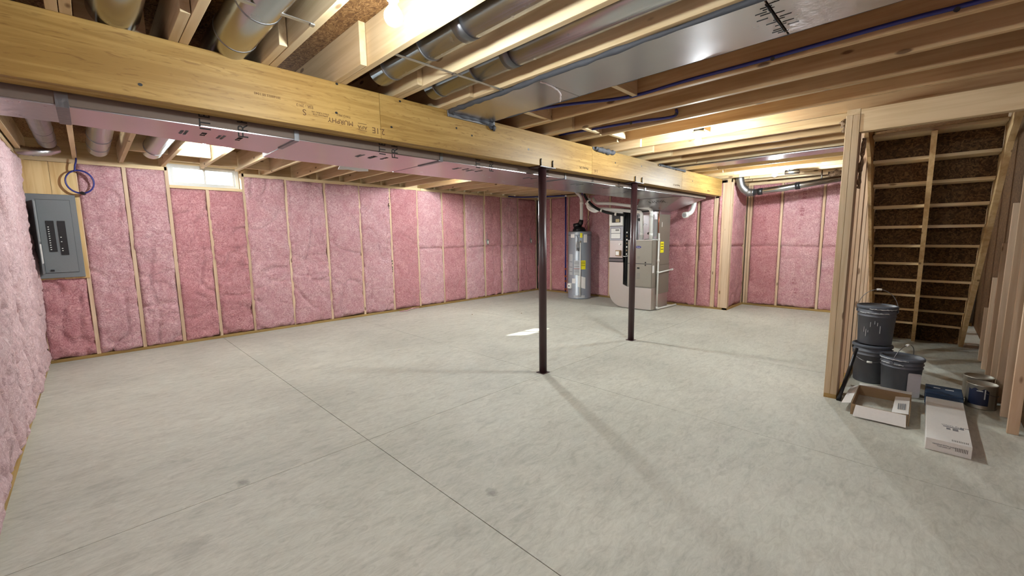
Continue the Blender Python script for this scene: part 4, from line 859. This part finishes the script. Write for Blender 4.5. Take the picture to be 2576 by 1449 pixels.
for (dy, z, l, wd) in ((.075, .17, .05, .004), (.06, .15, .07, .004), (.03, .22, .045, .003), (.0, .235, .03, .003), (-.04, .19, .07, .004), (-.02, .22, .03, .004), (.045, .14, .02, .003)):
    y = .275 + dy; z0 = .375 + z; R_ = .126 + .018 * z / .37 + .0006; x = 5.23 - math.sqrt(R_ ** 2 - dy ** 2)
    boxpart('white_drip', (x - .0015, x + .002, y - wd / 2, y + wd / 2, z0 - l, z0), SMEAR, b2)
random.seed(11)
def smearband(par, cx, cy, z, r, a0, a1, n=26):
    P = []; rr = []
    for i in range(n):
        a = a0 + (a1 - a0) * i / (n - 1); P.append((cx + r * math.cos(a), cy + r * math.sin(a), z + random.uniform(-.002, .002))); rr.append(random.uniform(.0015, .006))
    MB().tube(P, rr, 6).build('dried_smear', SMEAR, par)
smearband(b2, 5.23, .275, .375 + .305, .1475, math.pi - .9, math.pi + .7); smearband(b2, 5.23, .275, .375 + .345, .152, math.pi - .3, math.pi + 1.2)
smearband(b3, 5.035, .065, .275, .1465, math.pi - 1.1, math.pi + .1); smearband(b3, 5.035, .065, .315, .1505, math.pi - 1.3, math.pi + .3)
# putty knife tray / sanding block leaning on the front bucket
sp_ = thing('sanding_float', 'pale grey rectangular plastic sheet leaning against the front right bucket', 'tool', (4.93, -.09, .02))
m = MB(); a = Vector((4.878, .015, .012)); bq = Vector((4.90, -.068, .012)); up_ = Vector((.035, .0, .20)); tn = Vector((-.006, 0, 0))
rs = [a + (bq - a) * s_ + up_ * t_ for (s_, t_) in ((.06, 0), (.94, 0), (1, .05), (1, .95), (.94, 1), (.06, 1), (0, .95), (0, .05))]
m.add([tuple(p) for p in rs] + [tuple(p + tn) for p in rs], [tuple(range(8)), tuple(range(15, 7, -1))] + [(i, (i + 1) % 8, 8 + (i + 1) % 8, 8 + i) for i in range(8)]); m.build('sheet', plain('pale_grey_plastic', (176, 174, 176), .5), sp_)
ec = thing('broom_handle', 'black round pole leaning from the stair wall post against the lower bucket', 'pole', (4.42, .425, 0))
MB().tube([(4.405, .425, .012), (5.045, .385, .335)], .014, 12).build('pole', BLACK, ec); MB().tube([(4.40, .4255, .009), (4.43, .423, .024)], .016, 12).build('end_cap', BLACKR, ec)
# ------------------------------------------------------------------ open cardboard box
ob = thing('open_cardboard_box', 'flattened open cardboard tray with folded white flaps in front of the buckets', 'box', (4.4, .16, 0))
H_ = .085
boxpart('front_wall', (4.14, 4.146, -.01, .32, .001, H_), CARDB, ob); boxpart('back_wall', (4.70, 4.706, -.02, .32, .001, H_), CARDB, ob)
boxpart('left_wall', (4.147, 4.699, .315, .32, .001, H_), CARDB, ob); boxpart('right_wall', (4.147, 4.699, -.02, -.014, .001, H_), CARDB, ob)
def quad(nm, p, mt, par, t=.003):
    n_ = (Vector(p[1]) - Vector(p[0])).cross(Vector(p[3]) - Vector(p[0])).normalized() * t
    return MB().add([tuple(q) for q in p] + [tuple(Vector(q) + n_) for q in p], [(0, 1, 2, 3), (7, 6, 5, 4), (0, 4, 5, 1), (1, 5, 6, 2), (2, 6, 7, 3), (3, 7, 4, 0)]).build(nm, mt, par)
quad('front_flap', [(4.138, .29, H_), (4.138, .0, H_), (4.075, -.005, .012), (4.075, .30, .012)], CARDW, ob)
lf = quad('left_flap', [(4.16, .322, H_), (4.69, .322, H_), (4.69, .375, .055), (4.20, .385, .055)], CARDW, ob)
rf = quad('right_flap', [(4.16, -.012, H_ + .001), (4.60, -.012, H_ + .001), (4.60, .075, H_ - .012), (4.18, .08, H_ - .014)], CARDW, ob)
boxpart('back_flap', (4.70, 4.76, -.02, .32, H_ + .001, H_ + .005), CARDW, ob)
for k in range(4): quad('printed_line', [(4.25 + k * .0, .01 + k * .012, H_ + .0055 - k * .0017), (4.40, .01 + k * .012, H_ + .0055 - k * .0017), (4.40, .016 + k * .012, H_ + .0048 - k * .0017), (4.25, .016 + k * .012, H_ + .0048 - k * .0017)], INKG, rf, .0006)
# ------------------------------------------------------------------ long white box
lb = thing('long_white_box', 'long narrow white cardboard box lying on the floor with a dark blue taped end', 'box', (4.3, -.2, 0))
boxpart('carton', (3.79, 4.83, -.315, -.105, .001, .082), CARDW, lb, .002)
boxpart('blue_end', (4.835, 5.10, -.32, -.10, .001, .098), CARDBL, lb, .004)
boxpart('blue_sleeve', (4.75, 4.834, -.317, -.103, .001, .086), CARDBL, lb, .001)
for (y0, y1, x) in ((-.15, -.19, 5.0), (-.22, -.27, 4.99)): boxpart('tape_strip', (x, x + .02, y1, y0, .0982, .0995), SMEAR, lb)
text_part('box_lettering', '||||||||||', .03, (3.835, -.262, .0824), (0, -1, 0), (1, 0, 0), INK, lb)
text_part('box_lettering', 'VINYL PLANK', .022, (4.12, -.25, .0824), (0, -1, 0), (1, 0, 0), INKG, lb)
boxpart('printed_symbol', (4.03, 4.075, -.262, -.235, .0822, .0828), INKG, lb); boxpart('printed_symbol', (4.035, 4.07, -.225, -.205, .0822, .0828), INKG, lb); boxpart('printed_strip', (4.085, 4.10, -.275, -.19, .0822, .0828), INKG, lb); boxpart('printed_symbol', (4.08, 4.12, -.29, -.272, .0822, .0828), INKG, lb)
text_part('box_lettering', '||||||||', .028, (3.789, -.27, .045), (0, -1, 0), (0, 0, 1), INK, lb)
text_part('box_lettering', 'HANDLE WITH CARE\nTHIS SIDE UP', .011, (3.789, -.19, .045), (0, -1, 0), (0, 0, 1), INKG, lb)
# ------------------------------------------------------------------ paint cans
def can(cx, cy, r, h, lab, label_mat):
    t = thing('paint_can', lab, 'paint can', (cx, cy, 0), 'paint cans by the right stair studs')
    MB().lathe([(r, 0.001), (r + .002, .004), (r + .002, .01), (r, .014), (r, h - .012), (r + .003, h - .008), (r + .003, h), (r - .004, h), (r - .008, h - .012), (0, h - .012)], (cx, cy, 0), 36, True, False).build('tin', BROWNT, t)
    if label_mat:
        n = 14; vs = []
        for z in (.035, h - .035):
            for rr in (r + .0008, r + .0018):
                for i in range(n + 1):
                    a = math.pi - .95 + 1.35 * i / n; vs.append((cx + rr * math.cos(a), cy + rr * math.sin(a), z - (.01 * math.sin(i) if z > .1 else 0)))
        N = n + 1; F = []
        for i in range(n): F += [(i, i + 1, 2 * N + i + 1, 2 * N + i), (N + i, 3 * N + i, 3 * N + i + 1, N + i + 1), (i, N + i, N + i + 1, i + 1), (2 * N + i, 2 * N + i + 1, 3 * N + i + 1, 3 * N + i)]
        F += [(0, 2 * N, 3 * N, N), (n, N + n, 3 * N + n, 2 * N + n)]
        lb_ = MB().add(vs, F).build('wrap_label', label_mat, t)
        xx = cx - r - .003
        boxpart('white_drip', (cx - r - .0028, cx - r - .0005, cy - .016, cy - .009, .09, h - .03), SMEAR, t)
        boxpart('label_swirl', (cx - r - .0024, cx - r - .0005, cy + .0, cy + .035, .15, .157), SMEAR, t)
    P = [(cx + .0 + (r + .004) * math.cos(a), cy + (r + .004) * math.sin(a), h - .05 - .04 * math.sin((a - math.pi) )) for a in np.linspace(math.pi * 1.05, math.pi * 1.95, 12)]
    MB().tube(P, .002, 6).build('wire_handle', GALVD, t)
    return t
can(5.02, -.425, .088, .20, 'dented cream paint can with dark navy label in front of another can', NAVY)
can(5.26, -.42, .09, .20, 'second paint can standing behind the navy labelled one, near the stair studs', None)
# ------------------------------------------------------------------ mineral wool scraps on the stair wall
def scrap(pts, r, lab, seed):
    random.seed(seed); t = thing('insulation_scrap', lab, 'insulation scrap', pts[0]); P = curve_pts(pts, 6)
    m = MB(); m.tube(P, [r * random.uniform(.5, 1.2) for _ in P], 9)
    m.v = [(x + random.uniform(-1, 1) * r * .25, y + random.uniform(-1, 1) * r * .25, z + random.uniform(-1, 1) * r * .3) for x, y, z in m.v]
    m.build('tuft', BROWNF, t); return t
scrap([(4.70, .585, 2.40), (4.70, .575, 2.36), (4.70, .56, 2.30)], .03, 'brown wool tuft at the top left edge of the stair wall post', 1)
scrap([(4.86, .55, 2.2), (4.86, .552, 2.12), (4.86, .555, 2.04), (4.85, .56, 1.98)], .018, 'long brown wool tuft hanging beside the stair wall post', 2)
scrap([(8.62, 1.20, 2.40), (8.6, 1.12, 2.37), (8.62, 1.02, 2.36), (8.62, .92, 2.39)], .08, 'brown wool bundle above the far end of the horizontal round duct', 4)
scrap([(4.56, .42, 2.2), (4.57, .425, 2.05), (4.56, .43, 1.9), (4.56, .43, 1.8)], .014, 'brown wool stuffed behind the stair wall post on the stair side', 5)
# small litter on the floor
def chip(x, y, lab, mt, s=.012):
    t = MB(); t.prism([(x - s, y - s * .4), (x + s * .8, y - s * .5), (x + s, y + s * .3), (x - s * .3, y + s * .6)], .0005, .004 + s * .3, 'z'); o = t.build('floor_scrap', mt); tag(o, lab, 'scrap')
chip(2.689, 4.722, 'small white paper scrap on the bare floor left of the nearer post', WHITEP, .02)
chip(4.9, 5.9, 'tiny dark chip on the floor near the long pink wall', CARDB)
chip(5.6, 5.3, 'tiny brown chip on the floor before the water heater', CARDB)
t = MB(); random.seed(9)
P = curve_pts([(4.15, 7.20, .012), (4.3, 7.18, .012), (4.45, 7.22, .03), (4.6, 7.22, .02)], 6); t.tube(P, [random.uniform(.006, .016) for _ in P], 6)
tag(t.build('insulation_fluff', PINK), 'pale pink fluff and wood slivers on the bottom plate of the long wall', 'insulation scrap')
